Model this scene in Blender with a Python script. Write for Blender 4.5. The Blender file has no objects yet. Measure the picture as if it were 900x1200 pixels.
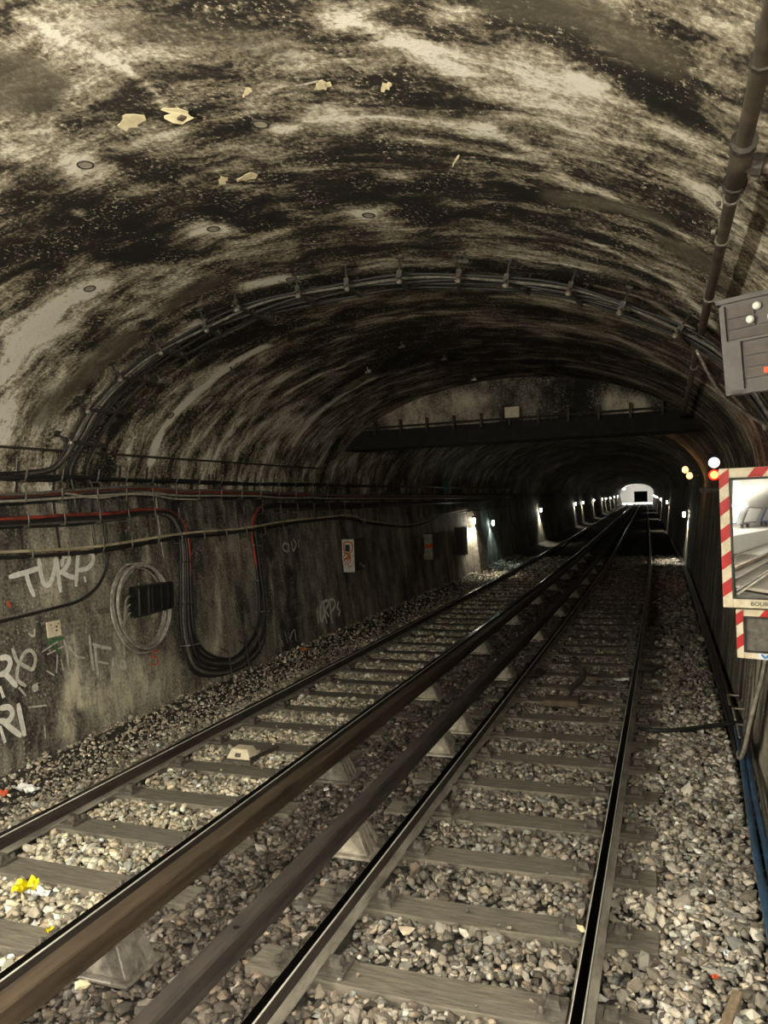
import bpy, bmesh, math, random
import numpy as np
from mathutils import Vector, Matrix

random.seed(7); RNG = np.random.default_rng(11)
S = bpy.context.scene; COL = S.collection
PI = math.pi

# ------------------------------------------------------------------ camera, world, exposure
FPX = 901.0; HCAM = 2.49; YAW = math.radians(20.148); PIT = math.radians(0.7293); ROLL = math.radians(2.0)
_r0 = np.array([math.cos(YAW), math.sin(YAW), 0.0])
_u0 = np.array([-math.sin(YAW)*math.sin(PIT), math.cos(YAW)*math.sin(PIT), math.cos(PIT)])
CF = np.array([-math.sin(YAW)*math.cos(PIT), math.cos(YAW)*math.cos(PIT), -math.sin(PIT)])
CR = math.cos(ROLL)*_r0 - math.sin(ROLL)*_u0
CU = math.sin(ROLL)*_r0 + math.cos(ROLL)*_u0
CP = np.array([0.0, 0.0, HCAM])
cd = bpy.data.cameras.new('camera'); cam = bpy.data.objects.new('camera', cd); COL.objects.link(cam)
cd.sensor_fit = 'VERTICAL'; cd.sensor_height = 36.0; cd.lens = FPX/1200*36; cd.clip_start = 0.05; cd.clip_end = 500
M = Matrix.Identity(4)
for i in range(3):
    M[i][0] = CR[i]; M[i][1] = CU[i]; M[i][2] = -CF[i]; M[i][3] = CP[i]
cam.matrix_world = M
S.camera = cam
S.cycles.max_bounces = 6; S.cycles.diffuse_bounces = 3; S.cycles.glossy_bounces = 4
wd = bpy.data.worlds.new('world'); S.world = wd; wd.use_nodes = True
wd.node_tree.nodes['Background'].inputs[0].default_value = (0.02, 0.02, 0.022, 1)
wd.node_tree.nodes['Background'].inputs[1].default_value = 0.05
S.view_settings.view_transform = 'Standard'; S.view_settings.look = 'None'
S.view_settings.gamma = 1.0; S.view_settings.use_curve_mapping = False
S.view_settings.exposure = 0.2
STATION_TUBE = 460.0      # emission of the station's fluorescent tubes
FAR_TUBE = 260.0

# ------------------------------------------------------------------ place geometry
XC = -2.71; A_V = 3.75; B_V = 2.05; Z_SP = 2.70      # vault ellipse
ZG = -0.22                                           # ballast bed level (rail head = 0)
TRK_R = -1.22; TRK_L = -4.20
def cx(y):                                           # gentle left-hand curve of the tunnel
    y = np.asarray(y, float)
    q = np.clip(y-12, 0, 28)
    return -0.0004*q*q - 0.0224*np.clip(y-40, 0, None)
def wl(z): return -6.16-0.30*(z+0.2)/2.9
def wr(z): return 0.74+0.30*(z+0.2)/2.9
def ray(px, py):
    d = CR*(px-450)+CU*(600-py)+CF*FPX
    return d/np.linalg.norm(d)
def on_z(px, py, z):
    d = ray(px, py); return CP+d*((z-HCAM)/d[2])
def on_left(px, py):
    d = ray(px, py); X = -6.3
    for _ in range(12):
        p = CP+d*(X/d[0]); X = wl(p[2])+float(cx(p[1]))
    return p
def on_right(px, py):
    d = ray(px, py); X = 0.85
    for _ in range(14):
        p = CP+d*(X/d[0]); X = wr(p[2])+float(cx(p[1]))
    return p
def on_vault(px, py):
    d = ray(px, py)
    a = (d[0]/A_V)**2+(d[2]/B_V)**2
    b = 2*((-XC)*d[0]/A_V**2+(HCAM-Z_SP)*d[2]/B_V**2)
    c = (XC/A_V)**2+((HCAM-Z_SP)/B_V)**2-1
    s = (-b+math.sqrt(b*b-4*a*c))/(2*a)
    return CP+d*s
_tt = np.linspace(0, PI, 2001)
_sx = XC+A_V*np.cos(_tt); _sz = Z_SP+B_V*np.sin(_tt)
_ss = np.concatenate([[0], np.cumsum(np.hypot(np.diff(_sx), np.diff(_sz)))])
S_TOT = _ss[-1]
def vault_s(p):
    t = math.atan2((p[2]-Z_SP)/B_V, (p[0]-XC)/A_V)
    return float(np.interp(t, _tt, _ss))
def vault_frame(px, py):
    p = on_vault(px, py)
    n = np.array([(p[0]-XC)/A_V**2, 0, (p[2]-Z_SP)/B_V**2]); n = -n/np.linalg.norm(n)
    return p, n

# ------------------------------------------------------------------ mesh helpers
class MB:
    def __init__(self): self.v = []; self.f = []; self.m = []
    def add(self, vs, fs, mi=0):
        o = len(self.v); self.v += [tuple(map(float, q)) for q in vs]
        self.f += [tuple(i+o for i in f) for f in fs]; self.m += [mi]*len(fs); return self
    def box(self, c, s, mi=0, R=None, taper=1.0, taper_y=None):
        ty = taper if taper_y is None else taper_y
        vs = []
        for z in (-.5, .5):
            kx, ky = (1, 1) if z < 0 else (taper, ty)
            for x, y in ((-.5, -.5), (.5, -.5), (.5, .5), (-.5, .5)):
                p = np.array([x*s[0]*kx, y*s[1]*ky, z*s[2]])
                if R is not None: p = R@p
                vs.append(p+np.array(c))
        return self.add(vs, [(3, 2, 1, 0), (4, 5, 6, 7), (0, 1, 5, 4), (1, 2, 6, 5), (2, 3, 7, 6), (3, 0, 4, 7)], mi)
    def tube(self, pts, r, n=7, mi=0, cap=True, closed=False):
        P = np.array(pts, float); k = len(P)
        rr = np.full(k, r) if np.isscalar(r) else np.array(r, float)
        if closed: T = np.roll(P, -1, 0)-np.roll(P, 1, 0)
        else: T = np.gradient(P, axis=0)
        T /= (np.linalg.norm(T, axis=1, keepdims=True)+1e-12)
        up = np.array([0, 0, 1.0]) if abs(T[0][2]) < .9 else np.array([1.0, 0, 0])
        nrm = np.cross(T[0], up); nrm /= np.linalg.norm(nrm); vs = []
        for i in range(k):
            nrm = nrm-T[i]*(nrm@T[i]); nrm /= (np.linalg.norm(nrm)+1e-12); b = np.cross(T[i], nrm)
            for j in range(n):
                a = 2*PI*j/n; vs.append(P[i]+rr[i]*(math.cos(a)*nrm+math.sin(a)*b))
        fs = []
        for i in range(k if closed else k-1):
            i2 = (i+1) % k
            for j in range(n):
                fs.append((i*n+j, i*n+(j+1) % n, i2*n+(j+1) % n, i2*n+j))
        if cap and not closed:
            fs.append(tuple(range(n-1, -1, -1))); fs.append(tuple((k-1)*n+j for j in range(n)))
        return self.add(vs, fs, mi)
    def lathe(self, prof, c=(0, 0, 0), n=14, mi=0, R=None):
        vs = []; fs = []; k = len(prof)
        for r, z in prof:
            for j in range(n):
                a = 2*PI*j/n; p = np.array([r*math.cos(a), r*math.sin(a), z])
                if R is not None: p = R@p
                vs.append(p+np.array(c))
        for i in range(k-1):
            for j in range(n):
                fs.append((i*n+j, i*n+(j+1) % n, (i+1)*n+(j+1) % n, (i+1)*n+j))
        fs.append(tuple(range(n-1, -1, -1))); fs.append(tuple((k-1)*n+j for j in range(n)))
        return self.add(vs, fs, mi)
    def extrude(self, prof, ys, x0, mi=0, mis=None, off=True):
        """closed profile [(x,z)] swept along Y following the tunnel's curve"""
        k = len(prof); vs = []; fs = []; ms = []
        for y in ys:
            o = float(cx(y)) if off else 0
            for x, z in prof: vs.append((x0+x+o, y, z))
        for i in range(len(ys)-1):
            for j in range(k):
                fs.append((i*k+j, i*k+(j+1) % k, (i+1)*k+(j+1) % k, (i+1)*k+j)); ms.append(mis[j] if mis else mi)
        fs.append(tuple(range(k))); ms.append(mi)
        fs.append(tuple((len(ys)-1)*k+j for j in range(k-1, -1, -1))); ms.append(mi)
        o = len(self.v); self.v += vs; self.f += [tuple(i+o for i in f) for f in fs]; self.m += ms
        return self
    def build(self, name, mats, parent=None, smooth=False, origin=None, bevel=0, local=False, fix=True):
        me = bpy.data.meshes.new(name); ob = bpy.data.objects.new(name, me); COL.objects.link(ob)
        V = np.array(self.v, float)
        if parent is not None:
            ob.parent = parent
            if not local:
                w = np.array(wloc(parent)); V = V-w
        elif not local:
            o = np.array(origin) if origin is not None else np.array([(V[:, 0].min()+V[:, 0].max())/2, (V[:, 1].min()+V[:, 1].max())/2, V[:, 2].min()])
            V = V-o; ob.location = o
        me.from_pydata([tuple(q) for q in V], [], self.f)
        for m in (mats if isinstance(mats, (list, tuple)) else [mats]): me.materials.append(m)
        if max(self.m) > 0: me.polygons.foreach_set('material_index', self.m)
        if bevel or fix:
            bm = bmesh.new(); bm.from_mesh(me)
            if fix: bmesh.ops.recalc_face_normals(bm, faces=bm.faces)
            if bevel: bmesh.ops.bevel(bm, geom=[e for e in bm.edges if e.calc_face_angle(0) > .5], offset=bevel, segments=1, affect='EDGES', profile=.5)
            bm.to_mesh(me); bm.free()
        if smooth: me.polygons.foreach_set('use_smooth', [True]*len(me.polygons))
        me.update(); return ob
def wloc(o):
    l = Vector(o.location)
    while o.parent: o = o.parent; l += Vector(o.location)
    return l
def tag(o, label=None, cat=None, group=None, kind=None):
    if label: o['label'] = label
    if cat: o['category'] = cat
    if group: o['group'] = group
    if kind: o['kind'] = kind
    return o
def empty(name, loc, label, cat, group=None):
    o = bpy.data.objects.new(name, None); COL.objects.link(o); o.location = tuple(map(float, loc)); o.empty_display_size = .1
    return tag(o, label, cat, group)
def copy_tree(o, parent=None):
    c = o.copy(); COL.objects.link(c); c.parent = parent
    for ch in list(o.children): copy_tree(ch, c)
    return c
def spline(pts, n=6):
    P = np.array(pts, float); Q = np.vstack([2*P[0]-P[1], P, 2*P[-1]-P[-2]]); out = []
    for i in range(1, len(Q)-2):
        for k in range(n):
            t = k/n
            out.append(.5*((2*Q[i])+(-Q[i-1]+Q[i+1])*t+(2*Q[i-1]-5*Q[i]+4*Q[i+1]-Q[i+2])*t*t+(-Q[i-1]+3*Q[i]-3*Q[i+1]+Q[i+2])*t**3))
    out.append(P[-1]); return np.array(out)
ORD = ['first', 'second', 'third', 'fourth', 'fifth', 'sixth', 'seventh', 'eighth', 'ninth', 'tenth', 'eleventh', 'twelfth', 'thirteenth', 'fourteenth',
       'fifteenth', 'sixteenth', 'seventeenth', 'eighteenth', 'nineteenth', 'twentieth']
def rotx(a): c, s = math.cos(a), math.sin(a); return np.array([[1, 0, 0], [0, c, -s], [0, s, c]])
def roty(a): c, s = math.cos(a), math.sin(a); return np.array([[c, 0, s], [0, 1, 0], [-s, 0, c]])
def rotz(a): c, s = math.cos(a), math.sin(a); return np.array([[c, -s, 0], [s, c, 0], [0, 0, 1]])

# ------------------------------------------------------------------ numpy noise for the stain maps
def vnoise(x, y, seed):
    xi = np.floor(x).astype(np.int64); yi = np.floor(y).astype(np.int64); fx = x-xi; fy = y-yi
    fx = fx*fx*(3-2*fx); fy = fy*fy*(3-2*fy)
    def h(a, b):
        n = (a*374761393+b*668265263+seed*974634777) & 0xffffffff
        n = ((n ^ (n >> 13))*1274126177) & 0xffffffff
        return ((n ^ (n >> 16)) & 0xffff)/65535.0
    return (h(xi, yi)*(1-fx)+h(xi+1, yi)*fx)*(1-fy)+(h(xi, yi+1)*(1-fx)+h(xi+1, yi+1)*fx)*fy
def fbm(x, y, seed, o=4):
    r = 0; a = .5; t = 0
    for i in range(o): r = r+a*vnoise(x*2**i, y*2**i, seed+i*17); t += a; a *= .55
    return r/t
def stroke(U, V, pts, w, amp, jitter=None):
    """stain along a polyline in surface metres"""
    best = np.full(U.shape, 1e9)
    P = np.array(pts, float)
    if len(P) == 1: best = np.hypot(U-P[0][0], V-P[0][1])
    for a, b in zip(P[:-1], P[1:]):
        d = b-a; L2 = d@d+1e-9
        t = np.clip(((U-a[0])*d[0]+(V-a[1])*d[1])/L2, 0, 1)
        best = np.minimum(best, np.hypot(U-a[0]-t*d[0], V-a[1]-t*d[1]))
    return amp*np.exp(-(best/w)**2)

# ------------------------------------------------------------------ materials
def new_mat(name):
    m = bpy.data.materials.new(name); m.use_nodes = True; nt = m.node_tree; return m, nt, nt.nodes['Principled BSDF']
def nd(nt, t, **kw):
    n = nt.nodes.new(t)
    for k, v in kw.items():
        if k.startswith('i_'):
            key = k[2:]; key = int(key) if key.isdigit() else key
            n.inputs[key].default_value = v
        else: setattr(n, k, v)
    return n
def math_n(nt, op, a, b=None, clamp=False):
    n = nd(nt, 'ShaderNodeMath', operation=op, use_clamp=clamp)
    for i, q in enumerate((a, b)):
        if q is None: continue
        if isinstance(q, (int, float)): n.inputs[i].default_value = q
        else: nt.links.new(q, n.inputs[i])
    return n.outputs[0]
def ramp(nt, fac, stops, interp='LINEAR'):
    r = nd(nt, 'ShaderNodeValToRGB'); cr = r.color_ramp; cr.interpolation = interp
    while len(cr.elements) < len(stops): cr.elements.new(.5)
    for e, (p, c) in zip(cr.elements, stops): e.position = p; e.color = (*c, 1)
    nt.links.new(fac, r.inputs[0]); return r.outputs[0]
def noise(nt, vec, scale, detail=6, rough=.6, mapping=None):
    if mapping:
        mp = nd(nt, 'ShaderNodeMapping'); mp.inputs['Scale'].default_value = mapping; nt.links.new(vec, mp.inputs[0]); vec = mp.outputs[0]
    n = nd(nt, 'ShaderNodeTexNoise'); n.inputs['Scale'].default_value = scale; n.inputs['Detail'].default_value = detail
    n.inputs['Roughness'].default_value = rough; nt.links.new(vec, n.inputs['Vector']); return n.outputs[0]
def bump(nt, b, h, strength, dist):
    n = nd(nt, 'ShaderNodeBump'); n.inputs['Strength'].default_value = strength; n.inputs['Distance'].default_value = dist
    nt.links.new(h, n.inputs['Height']); nt.links.new(n.outputs[0], b.inputs['Normal'])
def simple(name, c1, c2=None, rough=.7, metal=0, scale=20, bmp=.2, dist=.004, stretch=(1, 1, 1), spec=.4):
    m, nt, b = new_mat(name)
    tc = nd(nt, 'ShaderNodeTexCoord').outputs['Object']
    n = noise(nt, tc, scale, 6, .65, stretch)
    c2 = c2 or tuple(x*.55 for x in c1)
    col = ramp(nt, n, [(.32, c2), (.66, c1)]); nt.links.new(col, b.inputs['Base Color'])
    b.inputs['Roughness'].default_value = rough; b.inputs['Metallic'].default_value = metal; b.inputs['Specular IOR Level'].default_value = spec
    if bmp: bump(nt, b, n, bmp, dist)
    return m
def emis(name, c, s):
    m, nt, b = new_mat(name); b.inputs['Base Color'].default_value = (*c, 1)
    b.inputs['Emission Color'].default_value = (*c, 1); b.inputs['Emission Strength'].default_value = s; return m
def shell_mat(name, stops, wa, wb, wc, wd_, mapB, mapD, bias=0.0, speck=.52, smooth_col=(.10, .085, .058)):
    m, nt, b = new_mat(name); L = nt.links
    uv = nd(nt, 'ShaderNodeUVMap', uv_map='UVMap').outputs[0]
    # warp the coordinates so that stains get ragged edges
    wn = nd(nt, 'ShaderNodeTexNoise'); wn.inputs['Scale'].default_value = 2.2; wn.inputs['Detail'].default_value = 5; L.new(uv, wn.inputs['Vector'])
    sub = nd(nt, 'ShaderNodeVectorMath', operation='SUBTRACT'); L.new(wn.outputs['Color'], sub.inputs[0]); sub.inputs[1].default_value = (.5, .5, .5)
    scl = nd(nt, 'ShaderNodeVectorMath', operation='SCALE'); L.new(sub.outputs[0], scl.inputs[0]); scl.inputs['Scale'].default_value = .35
    add = nd(nt, 'ShaderNodeVectorMath', operation='ADD'); L.new(uv, add.inputs[0]); L.new(scl.outputs[0], add.inputs[1]); wv = add.outputs[0]
    A = noise(nt, wv, 2.4, 12, .70, (1.0, .6, 1)); B = noise(nt, uv, 1.0, 10, .68, mapB); C = noise(nt, uv, 30, 7, .7); D = noise(nt, wv, 1.0, 12, .72, mapD)
    at = nd(nt, 'ShaderNodeAttribute', attribute_name='L').outputs['Fac']
    sm = nd(nt, 'ShaderNodeAttribute', attribute_name='M').outputs['Fac']
    v = math_n(nt, 'MULTIPLY', math_n(nt, 'SUBTRACT', A, .5), wa)
    for q, w in ((B, wb), (C, wc), (D, wd_)): v = math_n(nt, 'ADD', v, math_n(nt, 'MULTIPLY', math_n(nt, 'SUBTRACT', q, .5), w))
    rag_ = noise(nt, wv, 7.0, 10, .72, (1.6, .7, 1))
    att = math_n(nt, 'MULTIPLY', at, math_n(nt, 'MULTIPLY', math_n(nt, 'SUBTRACT', rag_, .22, True), 3.6))
    v = math_n(nt, 'ADD', math_n(nt, 'ADD', v, .5+bias), att)
    col = ramp(nt, v, stops)
    if speck:
        s1 = noise(nt, uv, 30, 4, .75); s2 = noise(nt, wv, 3.1, 6, .65)
        k = math_n(nt, 'MULTIPLY', math_n(nt, 'MULTIPLY', math_n(nt, 'SUBTRACT', s1, .575), 18, True), math_n(nt, 'MULTIPLY', math_n(nt, 'SUBTRACT', s2, speck), 12, True))
        mx = nd(nt, 'ShaderNodeMix', data_type='RGBA'); L.new(k, mx.inputs[0]); L.new(col, mx.inputs[6]); mx.inputs[7].default_value = (.66, .60, .45, 1); col = mx.outputs[2]
    sc_ = ramp(nt, A, [(.3, tuple(x*.75 for x in smooth_col)), (.7, tuple(x*1.25 for x in smooth_col))])
    mx = nd(nt, 'ShaderNodeMix', data_type='RGBA'); L.new(sm, mx.inputs[0]); L.new(col, mx.inputs[6]); L.new(sc_, mx.inputs[7])
    L.new(mx.outputs[2], b.inputs['Base Color'])
    b.inputs['Roughness'].default_value = .78; b.inputs['Specular IOR Level'].default_value = .35
    bump(nt, b, math_n(nt, 'ADD', math_n(nt, 'MULTIPLY', C, .5), math_n(nt, 'ADD', A, math_n(nt, 'MULTIPLY', D, .5))), .6, .035)
    return m
VSTOPS = [(.30, (.008, .0065, .005)), (.42, (.024, .0185, .013)), (.475, (.088, .073, .050)), (.54, (.19, .163, .115)), (.62, (.31, .275, .205)), (.70, (.54, .50, .40)), (.80, (.78, .75, .66))]
M_VAULT = shell_mat('sooty_vault', VSTOPS, 1.15, .50, .75, .95, (3.4, .8, 1), (9.0, 1.3, 1), -.005, .49)
WSTOPS = [(.26, (.014, .013, .012)), (.41, (.046, .041, .034)), (.50, (.125, .112, .090)), (.60, (.215, .195, .155)), (.74, (.40, .37, .28)), (.95, (.66, .61, .47))]
M_WALL = shell_mat('stained_wall', WSTOPS, .65, .55, .70, .55, (3.0, .45, 1), (8.0, 1.6, 1), .05, .52, (.12, .105, .08))
M_HEAD = shell_mat('header_render', WSTOPS, .8, .3, .9, .2, (1.5, 1.5, 1), (6, 6, 1), .04)
M_STEEL = simple('rail_head_steel', (.075, .07, .066), (.035, .033, .031), .24, 1, 30, .05, .001, (1, .05, 1))
M_GLINT = simple('painted_rail_glint', (.80, .78, .72), (.50, .48, .44), .5, .2, 30, 0, .001, (1, .05, 1))  # pale colour paints the bright glint line along the rail head corners
M_RUST = simple('rail_side_rust', (.065, .052, .042), (.022, .018, .015), .75, .2, 14, .3, .004, (1, .25, 1))
M_DUST = simple('rail_foot_dust', (.34, .31, .26), (.13, .115, .092), .9, 0, 10, .3, .004, (1, .3, 1))
M_COND = simple('conductor_rail_steel', (.090, .064, .041), (.026, .019, .014), .6, .1, 9, .25, .003, (1.6, .12, 1))
M_COND2 = simple('worn_conductor_rail_steel', (.062, .050, .043), (.020, .017, .015), .68, .1, 9, .3, .004, (1.6, .2, 1))
M_WOOD = simple('sleeper_timber', (.185, .165, .130), (.068, .059, .047), .9, 0, 9, .6, .012, (.5, 4, 1))
M_CHAIR = simple('cast_chair_iron', (.14, .125, .105), (.05, .043, .036), .8, .15, 22, .4, .004)
M_INS = simple('insulator_glaze', (.20, .18, .15), (.055, .048, .042), .4, 0, 16, .2, .003)
M_INSL = simple('pale_insulator_foot', (.42, .38, .30), (.17, .15, .12), .7, 0, 14, .3, .003)
M_BLACK = simple('black_cable_jacket', (.030, .028, .026), (.010, .009, .009), .5, 0, 40, .1, .001)
M_GREYC = simple('dusty_cable_jacket', (.16, .145, .125), (.05, .045, .038), .6, 0, 25, .1, .001, (1, 1, 1))
M_PALEC = simple('pale_cable_jacket', (.42, .39, .32), (.17, .155, .125), .55, 0, 12, .1, .001)
M_COIL = simple('coil_cable_jacket', (.42, .39, .34), (.14, .125, .105), .55, 0, 14, .1, .001)
M_REDC = simple('red_cable_jacket', (.38, .055, .034), (.050, .022, .018), .5, 0, 3.2, .1, .001)
M_YELC = simple('yellow_cable_jacket', (.62, .55, .36), (.24, .20, .13), .5, 0, 3, .1, .001)
M_BLUEC = simple('blue_cable_jacket', (.045, .105, .20), (.018, .036, .062), .45, 0, 8, .1, .001)
M_TEAL = simple('teal_pipe_paint', (.02, .20, .17), (.01, .06, .05), .5, 0, 8, .1, .001)
M_IRON = simple('dark_iron', (.085, .076, .064), (.028, .025, .021), .6, .4, 30, .3, .003)
M_GALV = simple('galvanised_bracket', (.40, .37, .31), (.06, .052, .044), .45, .5, 35, .3, .003)
M_HOOK = simple('dull_hook_steel', (.17, .155, .13), (.05, .044, .037), .6, .3, 30, .3, .003)
M_SOOT = simple('sooty_steel', (.022, .019, .016), (.010, .009, .008), .85, 0, 8, .3, .004)
M_MORT = simple('pale_mortar', (.42, .38, .29), (.22, .195, .145), .9, 0, 30, .3, .003)
M_PIPE = simple('grimy_steel_pipe', (.115, .092, .068), (.024, .020, .016), .5, .25, 7, .3, .004, (1, 1, .4))
M_GREYM = simple('grey_painted_metal', (.062, .056, .051), (.040, .036, .033), .55, .1, 12, .1, .002)
M_RECESS = simple('rusty_recess_panel', (.062, .048, .040), (.030, .025, .022), .6, .1, 18, .1, .002)
M_BOLT = simple('white_bolt_cap', (.75, .73, .68), (.55, .53, .48), .5, 0, 20, 0)
M_WHITE = simple('white_enamel', (.72, .70, .64), (.50, .48, .42), .5, 0, 10, .05)
M_RED = simple('red_reflective_tape', (.50, .022, .022), (.34, .018, .018), .4, 0, 10, .03)
M_TAPE = simple('cream_reflective_tape', (.78, .70, .52), (.55, .48, .34), .4, 0, 14, .03)
M_PAINT = simple('white_spray_paint', (.90, .88, .82), (.62, .60, .54), .8, 0, 22, .1)
M_FAINT = simple('faded_spray_paint', (.66, .64, .58), (.34, .32, .28), .85, 0, 22, .1)
M_ORANGE = simple('orange_spray_paint', (.68, .13, .045), (.42, .07, .025), .8, 0, 16, .05)
M_ORDARK = simple('orange_marker_ink', (.55, .17, .02), (.38, .10, .012), .8, 0, 16, .05)
M_GREEN = simple('green_spray_paint', (.05, .20, .06), (.03, .08, .03), .85, 0, 22, .05)
M_BOX = simple('black_plastic', (.022, .021, .020), (.010, .010, .010), .3, 0, 12, .05)
M_YPLAS = simple('yellow_plastic', (.80, .68, .01), (.62, .50, .01), .4, 0, 16, .05)
M_PAPER = simple('white_paper', (.80, .80, .80), (.60, .60, .58), .8, 0, 16, .1)
M_TIMB = simple('raw_timber', (.26, .20, .13), (.12, .09, .06), .8, 0, 9, .3, .004, (4, 4, .5))
M_RUSTY = simple('rusty_plate', (.145, .105, .070), (.06, .046, .034), .85, .1, 9, .3, .004)
M_FLAKE = simple('cream_paint_flake', (.76, .68, .45), (.58, .50, .31), .75, 0, 12, .2)
M_DIRT = simple('ballast_dirt', (.065, .057, .046), (.02, .018, .015), .95, 0, 16, .8, .03)
M_BLUEP = simple('blue_print', (.05, .20, .55), (.04, .14, .40), .5, 0, 10, 0)
M_INK = simple('black_print', (.03, .025, .02), (.02, .018, .015), .7, 0, 10, 0)
M_PLATF = simple('platform_asphalt', (.24, .235, .22), (.18, .175, .165), .7, 0, 10, .1)
def tile_mat():
    m, nt, b = new_mat('white_bevelled_tile'); uv = nd(nt, 'ShaderNodeTexCoord').outputs['UV']
    br = nd(nt, 'ShaderNodeTexBrick'); br.inputs['Color1'].default_value = (.72, .72, .70, 1); br.inputs['Color2'].default_value = (.66, .66, .64, 1)
    br.inputs['Mortar'].default_value = (.35, .34, .32, 1); br.inputs['Scale'].default_value = 5; br.inputs['Mortar Size'].default_value = .012
    nt.links.new(uv, br.inputs['Vector']); nt.links.new(br.outputs[0], b.inputs['Base Color']); b.inputs['Roughness'].default_value = .25; return m
M_TILE = tile_mat()
def mirror_mat():
    m, nt, b = new_mat('mirror_glass'); b.inputs['Base Color'].default_value = (.92, .93, .92, 1); b.inputs['Metallic'].default_value = 1; b.inputs['Roughness'].default_value = .03; return m
M_MIRROR = mirror_mat()
def stone_mat():
    m, nt, b = new_mat('ballast_stone'); L = nt.links
    at = nd(nt, 'ShaderNodeAttribute', attribute_name='Col').outputs['Color']
    tc = nd(nt, 'ShaderNodeTexCoord').outputs['Object']
    n = noise(nt, tc, 45, 5, .65); g = ramp(nt, n, [(.28, (.45, .44, .42)), (.52, (.95, .95, .95)), (.75, (1.45, 1.42, 1.36))])
    mx = nd(nt, 'ShaderNodeMix', data_type='RGBA', blend_type='MULTIPLY'); mx.inputs[0].default_value = 1
    L.new(at, mx.inputs[6]); L.new(g, mx.inputs[7]); L.new(mx.outputs[2], b.inputs['Base Color'])
    b.inputs['Roughness'].default_value = .8; b.inputs['Specular IOR Level'].default_value = .4
    bump(nt, b, n, .4, .006); return m
M_STONE = stone_mat()

# ------------------------------------------------------------------ shell: vault, walls, floor
def grid(name, P, U, V, mat, attrs):
    """P: (ny,ns,3) points; U,V surface metres for the stain coordinates"""
    ny, ns = P.shape[:2]
    me = bpy.data.meshes.new(name); ob = bpy.data.objects.new(name, me); COL.objects.link(ob)
    idx = np.arange(ny*ns).reshape(ny, ns)
    q = np.stack([idx[:-1, :-1], idx[1:, :-1], idx[1:, 1:], idx[:-1, 1:]], -1).reshape(-1, 4)
    me.vertices.add(ny*ns); me.vertices.foreach_set('co', P.reshape(-1).astype(np.float32))
    me.loops.add(q.size); me.loops.foreach_set('vertex_index', q.reshape(-1).astype(np.int32))
    me.polygons.add(len(q)); me.polygons.foreach_set('loop_start', np.arange(0, q.size, 4, dtype=np.int32))
    me.update(calc_edges=True)
    uvl = me.uv_layers.new(name='UVMap'); uvs = np.stack([U.reshape(-1)[q.reshape(-1)], V.reshape(-1)[q.reshape(-1)]], -1)
    uvl.data.foreach_set('uv', uvs.reshape(-1).astype(np.float32))
    for k, a in attrs.items():
        me.attributes.new(k, 'FLOAT', 'POINT').data.foreach_set('value', a.reshape(-1).astype(np.float32))
    me.materials.append(mat); me.polygons.foreach_set('use_smooth', np.ones(len(q), bool)); me.validate(); me.update()
    return ob
Y_MOUTH = 1.1; Y_END = 195.0; Y_HEAD = 14.5
ys = np.concatenate([np.arange(Y_MOUTH, 15.5, .04), np.arange(15.5, 40, .25), np.linspace(40, Y_END, 90)])
ts = np.interp(np.linspace(0, S_TOT, 230), _ss, _tt)
YY, TT = np.meshgrid(ys, ts, indexing='ij')
SS = np.interp(TT, _tt, _ss)
PV = np.stack([XC+A_V*np.cos(TT)+cx(YY), YY, Z_SP+B_V*np.sin(TT)], -1)
def vp(*pts): return [(lambda p: (p[1], vault_s(p)))(on_vault(*q)) for q in pts]
Lv = np.zeros_like(YY); Mv = np.zeros_like(YY)
wob = (fbm(YY*2.2, SS*2.2, 3)-.5)*.35; wob2 = (fbm(YY*2.2+40, SS*2.2+9, 5)-.5)*.35
UW, VW = YY+wob, SS+wob2
crown = np.sin(np.clip(SS/S_TOT, 0, 1)*PI)
# streaks run down the haunches; big blotches near the crown
Lv += (fbm(YY*2.6, SS*.35, 21)-.5)*.38*(1-.5*crown)
Lv += (fbm(YY*.9, SS*.6, 33)-.5)*.28
DARK = [  # soot patches, and broad dark areas at and behind the cable ring (pixel anchors on the vault, width m, strength)
    ([(60, 225), (190, 285)], .22, .26), ([(130, 180), (210, 200)], .14, .2), ([(255, 240), (300, 255)], .16, .25), ([(230, 300), (130, 300)], .12, .2),
    ([(330, 212), (420, 232)], .14, .22), ([(440, 215), (640, 225)], .15, .25), ([(500, 250), (640, 262)], .16, .2), ([(640, 262), (760, 300)], .16, .18),
    ([(0, 300), (60, 290)], .3, .15), ([(20, 250)], .3, .12), ([(230, 400), (330, 385), (480, 362), (620, 362)], .22, .16), ([(300, 410), (480, 395), (640, 400), (740, 420)], .6, .14),
    ([(480, 420), (700, 440)], .8, .14), ([(120, 400), (220, 410)], .25, .14), ([(800, 20), (760, 100)], .12, .1), ([(750, 110), (790, 130)], .10, .3), ([(150, 480), (230, 430), (300, 385)], .18, .12)]
for pts, w, a in DARK: Lv -= stroke(UW, VW, vp(*pts), w, a)
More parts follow.
